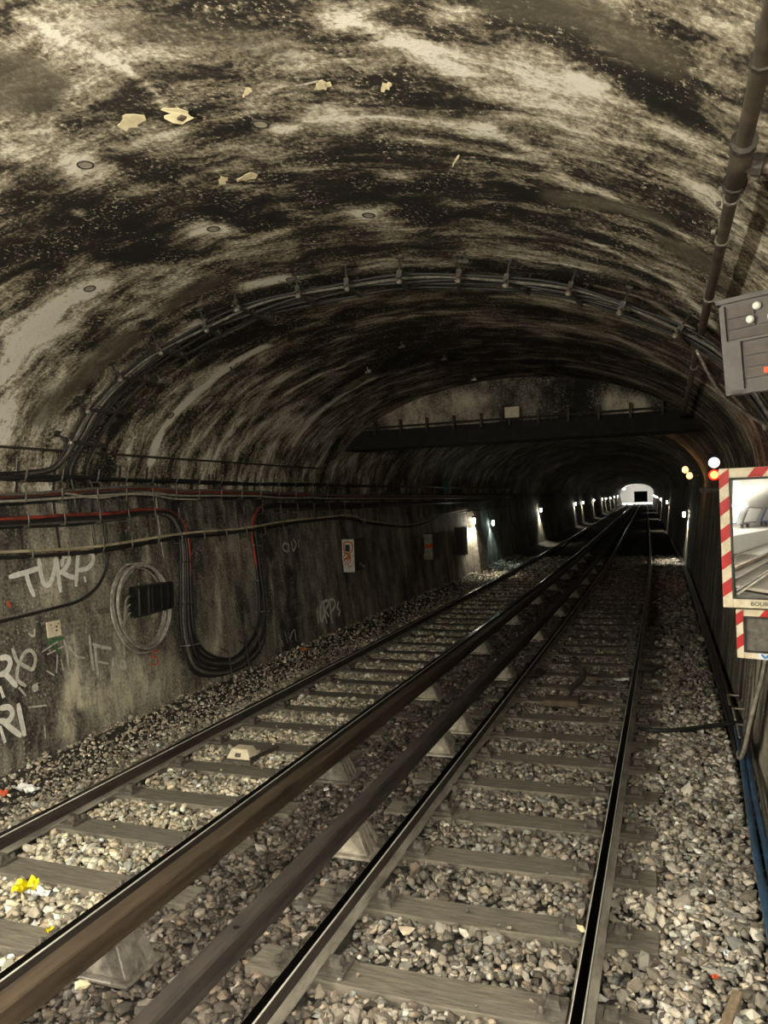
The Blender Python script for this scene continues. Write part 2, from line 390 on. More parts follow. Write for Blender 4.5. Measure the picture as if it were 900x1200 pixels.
LITE = [  # lime streaks and splashes
    ([(392, 28), (470, 40), (530, 75)], .11, .34), ([(520, 20), (560, 15)], .06, .2),
    ([(330, 150), (480, 140), (560, 150), (640, 180)], .07, .26), ([(480, 165), (620, 185), (720, 230)], .05, .22), ([(600, 110), (700, 150), (800, 210), (860, 270)], .16, .22),
    ([(620, 60), (720, 120), (830, 190)], .10, .18), ([(640, 200), (740, 245), (840, 300)], .05, .25), ([(600, 260), (700, 290), (800, 340), (850, 400)], .06, .26),
    ([(700, 335), (760, 352), (815, 390), (850, 430)], .05, .42), ([(850, 120), (900, 160)], .12, .2),
    ([(108, 338), (60, 370), (25, 400), (0, 440)], .12, .40), ([(240, 376), (165, 430), (115, 475), (85, 525)], .08, .48), ([(308, 407), (240, 452), (200, 490), (176, 540)], .065, .62),
    ([(400, 430), (335, 462)], .06, .36), ([(440, 443), (385, 475), (345, 520)], .07, .34), ([(500, 450), (430, 480), (400, 520)], .10, .12), ([(70, 430), (50, 480), (40, 525)], .12, .16), ([(20, 440), (10, 520)], .2, .12),
    ([(97, 193)], .16, .34), ([(250, 268)], .17, .32), ([(200, 285), (250, 268)], .08, .22), ([(340, 327), (290, 335)], .15, .32), ([(430, 252)], .12, .3), ([(500, 312), (540, 312)], .12, .32), ([(105, 338)], .13, .2),
    ([(30, 15), (90, 50), (150, 85), (190, 120)], .028, .26), ([(310, 145)], .10, .22), ([(560, 215)], .09, .3), ([(450, 205), (480, 210)], .08, .2), ([(600, 300), (690, 315)], .06, .25),
    ([(640, 380), (720, 395), (800, 440)], .12, .16), ([(680, 430), (790, 470)], .25, .12), ([(30, 180), (0, 170)], .1, .2), ([(100, 255), (80, 248)], .06, .25), ([(420, 320), (560, 300)], .1, .12)]
for pts, w, a in LITE: Lv += stroke(UW*.6+YY*.4, VW*.6+SS*.4, vp(*pts), w, a)
for pts, w, a in [([(35, 90), (10, 110)], .20, 1.2), ([(620, 5), (690, 25), (750, 50)], .16, 1.2), ([(660, 230), (770, 255)], .14, 1.0), ([(800, 290), (850, 340)], .12, .9), ([(150, 30), (330, 60)], .2, .5), ([(150, 400), (90, 450), (50, 480)], .26, .8), ([(200, 360), (250, 330)], .18, .6)]:
    Mv += stroke(UW, VW, vp(*pts), w, a)
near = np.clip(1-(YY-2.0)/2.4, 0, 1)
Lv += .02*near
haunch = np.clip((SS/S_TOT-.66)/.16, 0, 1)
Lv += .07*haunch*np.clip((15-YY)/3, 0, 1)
Mv = np.clip((np.clip(Mv, 0, 1)-.25)*2.2, 0, .8)
# darker band over the cable ring; left haunch lightened beyond it
Lv -= stroke(YY, np.zeros_like(SS), [(7.2, 0)], .27, .17)
Lv += .05*np.clip((YY-7.6)/.6, 0, 1)*np.clip((15-YY)/3, 0, 1)*np.clip((SS/S_TOT-.6)/.2, 0, 1)
ceiling = grid('ceiling', PV, YY, SS, M_VAULT, {'L': Lv, 'M': Mv}); tag(ceiling, 'soot stained concrete tunnel vault with lime streaks', 'ceiling', kind='structure')

zs = np.linspace(-.45, Z_SP, 70)
YW, ZW = np.meshgrid(ys, zs, indexing='ij')
PL = np.stack([wl(ZW)+cx(YW), YW, ZW], -1)
Lw = (fbm(YW*2.1, ZW*.5, 51)-.5)*.42+(fbm(YW*.8, ZW*.7, 57)-.5)*.2
Lw -= .12*np.clip((ZW-2.0)/.7, 0, 1)
def wp(*pts): return [(lambda p: (p[1], p[2]))(on_left(*q)) for q in pts]
wobw = (fbm(YW*3, ZW*3, 8)-.5)*.3; wobz = (fbm(YW*3+9, ZW*3, 9)-.5)*.3
for pts, w, a in [([(75, 860), (90, 800)], .12, .30), ([(80, 750), (95, 820)], .10, .2), ([(120, 810), (180, 800)], .38, .17), ([(150, 760), (200, 790)], .25, .08), ([(62, 640), (58, 700)], .12, .14), ([(60, 560), (75, 620)], .1, .22), ([(170, 640), (180, 720)], .06, .3), ([(255, 640), (255, 760)], .07, .2),
                  ([(318, 660), (322, 750)], .06, .24), ([(360, 650), (380, 740)], .12, .12), ([(40, 560), (50, 700)], .1, .12), ([(440, 640), (455, 700)], .1, .1), ([(20, 880), (10, 860)], .2, .05), ([(150, 560), (160, 610)], .06, .2)]:
    Lw += stroke(YW+wobw, ZW+wobz, wp(*pts), w, a)
for pts, w, a in [([(20, 820), (40, 860)], .3, .10), ([(225, 640), (220, 760)], .2, .10), ([(285, 640), (285, 720)], .12, .10), ([(340, 680), (345, 740)], .2, .12), ([(0, 760)], .3, .08)]:
    Lw -= stroke(YW+wobw, ZW+wobz, wp(*pts), w, a)
wall_left = grid('wall_left', PL[:, ::-1], YW[:, ::-1], ZW[:, ::-1], M_WALL, {'L': Lw[:, ::-1], 'M': Lw[:, ::-1]*0}); tag(wall_left, 'grimy battered left tunnel wall with spray paint tags', 'wall', kind='structure')
PR = np.stack([wr(ZW)+cx(YW), YW, ZW], -1)
Lr = (fbm(YW*2.1+30, ZW*.5, 71)-.5)*.42
for pts, w, a in [([(892, 780), (880, 840)], .32, .42), ([(866, 850), (878, 900)], .22, .32), ([(890, 900), (895, 1000)], .3, .15)]:
    Lr += stroke(YW+wobw, ZW+wobz, [(lambda p: (p[1], p[2]))(on_right(*q)) for q in pts], w, a)
wall_right = grid('wall_right', PR, YW, ZW, M_WALL, {'L': Lr, 'M': Lr*0}); tag(wall_right, 'dark battered right tunnel wall behind the striped mirror', 'wall', kind='structure')
# floor bed
xs = np.linspace(-6.35, .95, 90); ysf = np.concatenate([np.arange(Y_MOUTH-6, 16, .12), np.linspace(16, Y_END, 120)])
YF, XF = np.meshgrid(ysf, xs, indexing='ij')
def bed(X, Y):
    z = ZG+(fbm(X*3, Y*3, 91)-.5)*.04
    z = z+.16*np.clip((-5.55-X)/.6, 0, 1)**1.3
    z = z-.10*np.clip((X-.52)/.1, 0, 1)
    return z
PF = np.stack([XF+cx(YF), YF, bed(XF, YF)], -1)
floor = grid('floor', PF, YF, XF, M_DIRT, {'L': XF*0}); tag(floor, 'dirty ballast bed under both railway tracks', 'floor', kind='structure')

# ------------------------------------------------------------------ header wall with beam
def prof_pts(n=60): return [(XC+A_V*math.cos(t), Z_SP+B_V*math.sin(t)) for t in np.linspace(0.0, PI, n)]
Z_HB, Z_HT = 3.56, 3.93
xr_h = A_V*math.sqrt(1-((Z_HT-Z_SP)/B_V)**2)
nx = 90; hx = np.linspace(XC-xr_h, XC+xr_h, nx); hk = np.linspace(0, 1, 26)
HX, HK = np.meshgrid(hx, hk, indexing='ij')
top = Z_SP+B_V*np.sqrt(np.clip(1-((HX-XC)/A_V)**2, 0, 1))
HZ = Z_HT+(top-Z_HT)*HK
PH = np.stack([HX+float(cx(Y_HEAD)), np.full_like(HX, Y_HEAD), HZ], -1)
Lh = (fbm(HX*2.5, HZ*2.5, 77)-.5)*.5-.1
for c_, w, a in [((-4.7, 4.15), .55, .26), ((-3.6, 4.2), .6, .20), ((-.9, 4.15), .24, .5), ((-.45, 4.05), .22, .5), ((-1.4, 4.3), .5, -.2)]: Lh += stroke(HX, HZ, [c_], w, a)
wh = grid('wall_header', PH, HX, HZ, M_HEAD, {'L': Lh, 'M': Lh*0}); tag(wh, 'rough plastered header wall closing the upper arch', 'wall', kind='structure')
mb = MB(); xb = A_V*math.sqrt(1-((Z_HB-Z_SP)/B_V)**2)
mb.box((XC, Y_HEAD+.30, (Z_HB+Z_HT)/2), (2*xb, .7, Z_HT-Z_HB)); beam = mb.build('header_beam', M_SOOT, bevel=.015)
tag(beam, 'dark steel beam spanning the tunnel below the header wall', 'beam', kind='structure')
# back of the header, closing the arch from behind
mb = MB(); vs = []
for x, tz in zip(hx, Z_SP+B_V*np.sqrt(np.clip(1-((hx-XC)/A_V)**2, 0, 1))): vs += [(x, Y_HEAD+.6, Z_HT-.05), (x, Y_HEAD+.6, tz)]
mb.add(vs, [(2*i, 2*i+2, 2*i+3, 2*i+1) for i in range(nx-1)]); tag(mb.build('back_face', M_IRON, wh, fix=False), kind='structure')

# ------------------------------------------------------------------ tracks
RY = np.concatenate([np.arange(-14, 16, 1.0), np.arange(16, 60, 2.0), np.linspace(60, Y_END, 50)])
RAILP = [(-.0325, -.007), (-.026, 0), (.026, 0), (.0325, -.007), (.0325, -.034), (.009, -.048), (.009, -.115), (.065, -.128), (.065, -.142), (-.065, -.142), (-.065, -.128), (-.009, -.115), (-.009, -.048), (-.0325, -.034)]
RAILM = [3, 0, 3, 1, 1, 1, 2, 2, 2, 2, 2, 1, 1, 1]
def sleeper_mesh(v):
    mb = MB(); rg = random.Random(v); n = 4; vs = []; w = .125; L = 2.2; fs = []
    for i in range(n+1):
        x = -L/2+L*i/n
        for yy, zz in ((-w, -.16), (w, -.16), (w, 0), (-w, 0)):
            vs.append((x+rg.uniform(-.012, .012)*(i in (0, n)), yy+rg.uniform(-.008, .008), zz+rg.uniform(-.008, .004)*(zz == 0)))
    for i in range(n):
        for j in range(4): fs.append((i*4+j, i*4+(j+1) % 4, i*4+4+(j+1) % 4, i*4+4+j))
    fs += [(0, 1, 2, 3), (n*4+3, n*4+2, n*4+1, n*4)]
    mb.add(vs, fs); return mb
def mesh_of(mb, mats, bevel=0):
    o = mb.build('tmp', mats, bevel=bevel, local=True); me = o.data; bpy.data.objects.remove(o); return me
SLM = []
for v in range(4):
    me = mesh_of(sleeper_mesh(v), M_WOOD, .006); me.name = 'sleeper'; SLM.append(me)
cm = MB(); cm.box((0, 0, .012), (.15, .17, .024)); cm.box((0, 0, .045), (.085, .06, .05), taper=.7)
cm.lathe([(.016, .02), (.016, .05), (.010, .058)], (-.05, .06, 0), 6); cm.lathe([(.016, .02), (.016, .05), (.010, .058)], (-.05, -.06, 0), 6)
CHM = mesh_of(cm, M_CHAIR); CHM.name = 'rail_chair'
SL_TOP = -.142
SLEEPERS = {}
def track(xc, phase, pitch, n, label):
    root = empty('railway_track', (xc, 3.0, SL_TOP-.16), label, 'railway track', 'railway tracks')
    for sg in (-1, 1):
        mb = MB(); mb.extrude(RAILP, RY, xc+sg*.75, mis=RAILM, mi=1)
        mb.build('rail', [M_STEEL, M_RUST, M_DUST, M_GLINT], root)
    SLEEPERS[xc] = []
    for k in range(n):
        y = phase+pitch*k; rg = random.Random(k*7+int(xc*100))
        o = bpy.data.objects.new('sleeper', SLM[rg.randrange(4)]); COL.objects.link(o); o.parent = root
        dx, dy, rz = rg.uniform(-.03, .03), rg.uniform(-.02, .02), rg.uniform(-.012, .012)
        o.location = (float(cx(y))+dx, y+dy-3.0, .16); o.rotation_euler = (0, 0, rz); SLEEPERS[xc].append((y+dy, dx))
        if 2 < y < 16:
            for sg in (-1, 1):
                for s2 in (-1, 1):
                    c = bpy.data.objects.new('rail_chair', CHM); COL.objects.link(c); c.parent = o
                    c.location = (sg*.75+s2*.145-dx, 0, 0); c.rotation_euler = (0, 0, 0 if s2 < 0 else PI)
    return root
track_r = track(TRK_R, 3.94-.76*4, .76, 44, 'right hand railway track passing beside the striped mirror')
track_l = track(TRK_L, 3.66-.755*4, .755, 44, 'left hand railway track nearest the graffiti wall')

# ------------------------------------------------------------------ conductor rails
def conductor(x, mat, prof, insY, label, hole=None):
    root = empty('conductor_rail', (x, 4.0, SL_TOP), label, 'conductor rail', 'conductor rails between the tracks')
    mb = MB(); mb.extrude(prof, RY[RY > -6], x); mb.build('rail_bar', mat, root)
    for i, (y, pale) in enumerate(insY):
        ib = MB(); o = float(cx(y))
        ib.box((x+o, y, SL_TOP+.012), (.36, .34, .024)); ib.box((x+o, y, SL_TOP+.106), (.28, .26, .166), taper=.46, taper_y=.78)
        ins = ib.build('insulator', M_INSL if pale else M_INS, root, bevel=.006)
        for s2 in (-1, 1):
            for q in (-.07, -.023, .023, .07):
                if y > 14: continue
                rb = MB()
                a = np.array([x+o+s2*.148, y+q*1.6, SL_TOP+.024]); b = np.array([x+o+s2*.072, y+q*1.25, SL_TOP+.188]); mid = (a+b)/2
                d = (b-a)/np.linalg.norm(b-a); ez = d; ey = np.array([0, 1, 0]); ex = np.cross(ey, ez); ex /= np.linalg.norm(ex); ey = np.cross(ez, ex)
                rb.box(mid, (.022, .016, np.linalg.norm(b-a)), R=np.stack([ex, ey, ez], 1)); rb.build('rib', M_INS, ins)
    if hole:
        hb = MB(); hb.lathe([(.018, -.002), (.018, .002)], (x+.01, hole, prof_top(prof)+.0015), 12); hb.build('bolt_hole', M_BOX, root)
    return root
def prof_top(p): return max(z for _, z in p)
P1 = [(-.055, .190), (.055, .190), (.065, .180), (.065, .132), (.022, .122), (.020, .062), (.05, .054), (.05, .046), (-.05, .046), (-.05, .054), (-.020, .062), (-.022, .122), (-.065, .132), (-.065, .180)]
P2 = [(-.050, .187), (.044, .190), (.058, .177), (.058, .145), (.022, .130), (.020, .062), (.05, .054), (.05, .046), (-.05, .046), (-.05, .054), (-.020, .062), (-.022, .130), (-.058, .145), (-.058, .177)]
conductor(-3.03, M_COND, P1, [(.48, 0), (3.58, 0), (6.72, 0), (9.8, 1), (12.9, 1), (16, 1), (19.1, 1), (22, 1), (25, 1), (28, 1), (31, 1), (34, 1)], 'brown conductor rail running beside the left track')
conductor(-2.285, M_COND2, P2, [(2.35, 0), (5.35, 1), (7.70, 1), (8.50, 1), (11.1, 1), (14.2, 1), (17.3, 1), (20.4, 1), (23.5, 1), (26.6, 1), (29.7, 1)], 'worn dark conductor rail beside the right track', hole=3.62)

# ------------------------------------------------------------------ ballast stones
def stone_shape(seed, sub=1):
    bm = bmesh.new(); bmesh.ops.create_icosphere(bm, subdivisions=sub, radius=1.0)
    V = np.array([v.co[:] for v in bm.verts]); F = np.array([[v.index for v in f.verts] for f in bm.faces]); bm.free()
    rg = np.random.default_rng(seed)
    V *= (1+rg.uniform(-.32, .30, (len(V), 1)))
    for _ in range(7):
        n = rg.normal(size=3); n /= np.linalg.norm(n); k = rg.uniform(.38, .72); d = V@n
        V = V-np.outer(np.clip(d-k, 0, None), n)
    V *= np.array([1.0, rg.uniform(.58, .92), rg.uniform(.45, .78)])
    return V*1.18, F
SHAPES = [stone_shape(100+i) for i in range(12)]
def zone(X, Y, r):
    """albedo of the stones: pale new stone in the left crib, brake dust between the tracks"""
    base = np.zeros((len(X), 3))
    def w(a, b, s=.12): return np.clip((X-a)/s, 0, 1)*np.clip((b-X)/s, 0, 1)
    for a, b, c in [(-9, -4.95, (.31, .275, .215)), (-5.05, -3.45, (.47, .42, .32)), (-3.5, -1.95, (.110, .092, .076)), (-2.05, -.40, (.215, .192, .158)), (-.5, 9, (.35, .318, .268))]:
        base += w(a, b)[:, None]*np.array(c)
    tot = sum(w(a, b) for a, b in [(-9, -4.95), (-5.05, -3.45), (-3.5, -1.95), (-2.05, -.4), (-.5, 9)])
    base /= np.maximum(tot, .3)[:, None]
    dirty = fbm(X*1.3+5, Y*1.3, 131, 3)
    base *= (.55+.9*dirty)[:, None]
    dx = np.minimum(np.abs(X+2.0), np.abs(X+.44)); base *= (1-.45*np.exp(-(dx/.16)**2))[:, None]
    k = np.exp(r.normal(-.08, .46, len(X)))
    base = base*k[:, None]
    br = r.random(len(X)) < .04; base[br] = np.minimum(base[br]*1.7+.08, .8)
    dk = r.random(len(X)) < .12; base[dk] *= .45
    warm = r.normal(0, .05, len(X)); base[:, 0] *= 1+warm; base[:, 2] *= 1-warm
    return np.clip(base, .01, .85)
def on_sleeper(X, Y, m):
    bad = np.zeros(len(X), bool)
    for xc, L in SLEEPERS.items():
        arr = np.array([a for a, _ in L]); i = np.clip(np.searchsorted(arr, Y), 1, len(arr)-1)
        d = np.minimum(np.abs(Y-arr[i-1]), np.abs(Y-arr[i])); bad |= (np.abs(X-xc) < 1.1+m) & (d < .125+m)
    return bad
def scatter(y0, y1, dens, size, zoff, seed, m):
    r = np.random.default_rng(seed); n = int((y1-y0)*7.0*dens)
    X = r.uniform(-6.25, .78, n); Y = r.uniform(y0, y1, n); sz = size*np.exp(r.normal(0, .27, n))
    ok = ~on_sleeper(X, Y, m)
    for xr in (TRK_R-.75, TRK_R+.75, TRK_L-.75, TRK_L+.75): ok &= np.abs(X-xr) > .075
    ok &= ~((X > .56) & (r.random(n) < .75)); ok &= ~((X < -5.7) & (r.random(n) < .45))
    X, Y, sz = X[ok], Y[ok], sz[ok]
    sz = sz*np.where(X < -5.45, .72, 1.0)
    Z = bed(X, Y)+zoff+r.uniform(-.012, .012, len(X))+sz*.25
    return X, Y, Z, sz
SX, SY, SZ, SSZ = [np.concatenate(q) for q in zip(
    scatter(2.2, 9, 680, .029, .025, 1, -.01), scatter(2.2, 9, 330, .033, .046, 2, .022),
    scatter(9, 14, 420, .031, .026, 3, -.01), scatter(9, 14, 230, .035, .046, 4, .022),
    scatter(14, 24, 260, .042, .045, 5, .0), scatter(24, 34, 160, .05, .045, 6, .0))]
# a thin sprinkle of stones on the sleepers
rr_ = np.random.default_rng(44); nsp = 260; spx = rr_.uniform(-5.2, -.2, nsp); spy = rr_.uniform(2.5, 12, nsp); ksp = on_sleeper(spx, spy, -.01)
spx, spy = spx[ksp], spy[ksp]
for xr in (TRK_R-.75, TRK_R+.75, TRK_L-.75, TRK_L+.75):
    ksp = np.abs(spx-xr) > .2; spx, spy = spx[ksp], spy[ksp]
SX = np.concatenate([SX, spx]); SY = np.concatenate([SY, spy]); SSZ = np.concatenate([SSZ, np.full(len(spx), .02)]); SZ = np.concatenate([SZ, np.full(len(spx), SL_TOP+.010)])
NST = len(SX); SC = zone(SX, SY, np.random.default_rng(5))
ang = RNG.uniform(0, 2*PI, NST); tilt = RNG.normal(0, .45, NST); tilt2 = RNG.normal(0, .45, NST)
ca, sa, ct, st_, cu, su = np.cos(ang), np.sin(ang), np.cos(tilt), np.sin(tilt), np.cos(tilt2), np.sin(tilt2)
Rz = np.zeros((NST, 3, 3)); Rz[:, 0, 0] = ca; Rz[:, 0, 1] = -sa; Rz[:, 1, 0] = sa; Rz[:, 1, 1] = ca; Rz[:, 2, 2] = 1
Rx = np.zeros((NST, 3, 3)); Rx[:, 0, 0] = 1; Rx[:, 1, 1] = ct; Rx[:, 1, 2] = -st_; Rx[:, 2, 1] = st_; Rx[:, 2, 2] = ct
Ry = np.zeros((NST, 3, 3)); Ry[:, 1, 1] = 1; Ry[:, 0, 0] = cu; Ry[:, 0, 2] = su; Ry[:, 2, 0] = -su; Ry[:, 2, 2] = cu
RM = Rz@Rx@Ry
kind_i = RNG.integers(0, len(SHAPES), NST)
# which show largest: projected size inside the frame, upper layer
PS = np.stack([SX+cx(SY), SY, SZ], -1); rel = PS-CP; dep = rel@CF
pu = 450+FPX*(rel@CR)/dep; pv = 600-FPX*(rel@CU)/dep
inview = (pu > 5) & (pu < 895) & (pv < 1195) & (dep > .5)
score = np.where(inview & (SZ > ZG+.043) & (SX < .5), SSZ/np.maximum(dep, .5), 0)
single = np.argsort(-score)[:300]; is_single = np.zeros(NST, bool); is_single[single] = True
def stone_object(name, idx):
    vs, fs, cs = [], [], []; off = 0
    for k, (V, F) in enumerate(SHAPES):
        j = idx[kind_i[idx] == k]
        if not len(j): continue
        W = np.einsum('nij,vj->nvi', RM[j], V)*SSZ[j][:, None, None]+PS[j][:, None, :]
        vs.append(W.reshape(-1, 3)); n = len(j)
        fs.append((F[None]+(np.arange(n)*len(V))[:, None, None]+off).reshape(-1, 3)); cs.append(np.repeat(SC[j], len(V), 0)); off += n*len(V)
    V = np.concatenate(vs); F = np.concatenate(fs); C = np.concatenate(cs)
    me = bpy.data.meshes.new(name); me.vertices.add(len(V)); me.vertices.foreach_set('co', V.reshape(-1).astype(np.float32))
    me.loops.add(F.size); me.loops.foreach_set('vertex_index', F.reshape(-1).astype(np.int32)); me.polygons.add(len(F))
    me.polygons.foreach_set('loop_start', np.arange(0, F.size, 3, dtype=np.int32)); me.update(calc_edges=True)
    me.attributes.new('Col', 'FLOAT_COLOR', 'POINT').data.foreach_set('color', np.concatenate([C, np.ones((len(C), 1))], 1).reshape(-1).astype(np.float32))
    me.materials.append(M_STONE); o = bpy.data.objects.new(name, me); COL.objects.link(o); return o
so = stone_object('stone_layer', np.nonzero(~is_single)[0]); so.parent = floor; tag(so, 'grey brown ballast stones covering the bed', kind='stuff')
STM = {}
for i in single:
    lum = SC[i].mean(); b = int(np.clip(np.digitize(lum, [.08, .14, .2, .27, .35, .45]), 0, 6)); key = (int(kind_i[i]), b)
    if key not in STM:
        V, F = SHAPES[key[0]]; me = bpy.data.meshes.new('stone'); me.from_pydata(V.tolist(), [], F.tolist())
        me.attributes.new('Col', 'FLOAT_COLOR', 'POINT').data.foreach_set('color', np.tile(np.append(SC[i], 1), len(V)).astype(np.float32))
        me.materials.append(M_STONE); STM[key] = me
    o = bpy.data.objects.new('stone', STM[key]); COL.objects.link(o); o.parent = floor
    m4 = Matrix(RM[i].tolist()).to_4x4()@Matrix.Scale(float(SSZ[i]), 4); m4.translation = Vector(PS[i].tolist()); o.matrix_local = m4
print('stones', NST)

# ------------------------------------------------------------------ station behind the camera (seen in the mirror, source of the light)
XS0, XS1 = -9.6, 4.2; ZP = 1.0; YS0 = -42.0
AS = (XS1-XS0)/2; BS = 4.4
def st_prof(n=48): return [(XC+AS*math.cos(t), .9+BS*math.sin(t)) for t in np.linspace(-.02, PI+.02, n)]
def sweep(name, prof, ys_, mat, curve=True, uvs=True):
    k = len(prof); vs = []; uv = []; s = np.concatenate([[0], np.cumsum([math.dist(a, b) for a, b in zip(prof[:-1], prof[1:])])])
    for y in ys_:
        o = float(cx(y)) if curve else 0
        for (x, z), q in zip(prof, s): vs.append((x+o, y, z)); uv.append((y, q))
    fs = [(i*k+j, i*k+j+1, (i+1)*k+j+1, (i+1)*k+j) for i in range(len(ys_)-1) for j in range(k-1)]
    me = bpy.data.meshes.new(name); me.from_pydata(vs, [], fs); ob = bpy.data.objects.new(name, me); COL.objects.link(ob)
    ul = me.uv_layers.new(name='UVMap'); 
    for lp in me.loops: ul.data[lp.index].uv = uv[lp.vertex_index]
    me.materials.append(mat); return ob
o = sweep('wall_station', st_prof(), np.linspace(YS0, Y_MOUTH, 12), M_TILE); tag(o, 'white tiled station vault behind the camera', 'wall', kind='structure')
def ring_wall(name, y, mat, label, dx=0.0):
    n = 64; inner = [(wr(z), z) for z in np.linspace(-.4, Z_SP, 10)[:-1]]+prof_pts(n)+[(wl(z), z) for z in np.linspace(-.4, Z_SP, 10)[:-1]][::-1]
    vs = []
    for x, z in inner:
        a = math.atan2(z-1.0, x-XC); vs.append((x+dx, y, z)); 
        ox, oz = XC+(AS+.3)*math.cos(a), 1.0+(BS+.5)*math.sin(a)
        if z < 1.0: ox, oz = (XC+(AS+.3)*(1 if x > XC else -1)), z
        vs.append((ox+dx, y, oz))
    k = len(inner); mb = MB(); mb.add(vs, [(2*i, 2*i+2, 2*i+3, 2*i+1) for i in range(k-1)])
    return tag(mb.build(name, mat, fix=False), label, 'wall', kind='structure')
ring_wall('wall_portal', Y_MOUTH, M_TILE, 'tiled end wall around the tunnel mouth')
for sg, xa, xb_ in ((1, .10, XS1), (-1, XS0, -5.52)):
    mb = MB(); mb.box(((xa+xb_)/2, (YS0+Y_MOUTH)/2, (ZP-.4)/2), (xb_-xa, Y_MOUTH-YS0-.02, ZP+.4))
    tag(mb.build('platform', M_PLATF, bevel=.02), 'grey station platform %s the camera' % ('under' if sg > 0 else 'across the tracks behind'), 'platform', kind='structure')
mb = MB(); mb.box((XC, YS0-.1, 2.4), (14.4, .2, 6.2)); tag(mb.build('wall_back', M_TILE), 'far end wall of the station behind the camera', 'wall', kind='structure')
mb = MB(); mb.box((XC, (YS0-4.9)/2, -.30), (5.6, 0-YS0-4.9, .1)); tag(mb.build('floor_station', M_PLATF), 'pale track bed in the station behind the camera', 'floor', kind='structure')
M_TUBE = emis('fluorescent_tube', (1.0, .93, .77), STATION_TUBE); M_TUBEF = emis('far_fluorescent_tube', (1.0, .97, .90), FAR_TUBE)
def strip_light(x, y, z, L, mt, label, group):
    root = empty('strip_light', (x, y, z), label, 'lamp', group)
    MB().tube([(x, y-L/2, z), (x, y+L/2, z)], .06, 8).build('diffuser', mt, root)
    for q in (-.5, .5): MB().tube([(x, y+q*(L+.04)-.03, z), (x, y+q*(L+.04)+.03, z)], .066, 8).build('end_cap', M_WHITE, root)
    for q in (-.3, .3): MB().tube([(x, y+q*L, z+.06), (x, y+q*L, z+.8)], .008, 5).build('hanger', M_IRON, root)
for i, y in enumerate((-.35, -9.5)):
    for x, nm in ((.75, 'near'), (-5.3, 'far')):
        if i: x = 2.3 if x > 0 else -7.7
        strip_light(x, y, 3.25, 2.4, M_TUBE, 'white strip light above the %s platform, %s from the tunnel mouth' % (nm, ORD[i]), 'station strip lights')
# posters on the far platform wall, facing the mirror
def poster(y, w, h, m):
    a = math.radians(158); x = XC+(AS-.12)*math.cos(a); z = .9+(BS-.12)*math.sin(a)
    return x, y, z
for i, y in enumerate((-5, -10, -15, -20)):
    x, _, z = poster(y, 3, 2, None)
    mb = MB(); R_ = roty(math.radians(24)); mb.box((x+.10, y, z-.1), (.05, 3.6, 2.0), R=R_)
    root = mb.build('poster_frame', M_BLUEP if i % 2 else M_GREYM); tag(root, 'wall poster on the far platform, %s from the tunnel mouth' % ORD[i], 'poster', 'station posters')
    pm = MB(); pm.box((x+.135, y, z-.1), (.02, 3.3, 1.75), R=R_); pm.build('print', M_PAPER, root)
    pm = MB(); pm.box((x+.15, y+.5, z+.1), (.02, 1.4, .7), R=R_); pm.build('picture', [M_BLUEP, M_RED, M_BLUEP, M_TEAL][i], root)
    bn = MB(); bn.box((XS0+1.0, y+2.6, ZP+.45), (.45, 1.6, .06)); bn.box((XS0+1.0, y+2.0, ZP+.21), (.3, .1, .42)); bn.box((XS0+1.0, y+3.2, ZP+.21), (.3, .1, .42))
    tag(bn.build('bench', M_GREYM), 'grey bench on the far platform beside the %s poster' % ORD[i], 'bench', 'station benches')

# ------------------------------------------------------------------ far station at the tunnel's end
YE = Y_END; o = sweep('wall_far_station', st_prof(30), np.linspace(YE, YE+60, 6), M_TILE); tag(o, 'bright tiled far station vault at the tunnel end', 'wall', kind='structure')
ring_wall('wall_far_portal', YE, M_WALL, 'end wall around the far station mouth', float(cx(YE)))
of = float(cx(YE+30)); oe = float(cx(YE+60))
mb = MB(); mb.box((XC+of, YE+30, -.3), (15, 60, .1)); tag(mb.build('floor_far_station', M_PLATF), 'pale floor of the far station', 'floor', kind='structure')
mb = MB(); mb.box((XC+oe, YE+60.1, 4.4), (15, .2, 2.6)); mb.box((XC+oe-4.6, YE+60.1, 1.4), (6.2, .2, 3.6)); mb.box((XC+oe+5.0, YE+60.1, 1.4), (5.0, .2, 3.6))
tag(mb.build('wall_far_end', M_TILE), 'end wall of the far station with tunnel opening', 'wall', kind='structure')
for i, y in enumerate((YE+6, YE+20, YE+34, YE+48)):
    for x, nm in ((-6.8, 'left'), (1.35, 'right')): strip_light(x+float(cx(y)), y, 3.9, 9, M_TUBEF, 'strip light over the %s platform of the far station, %s from the tunnel' % (nm, ORD[i]), 'far station lights')

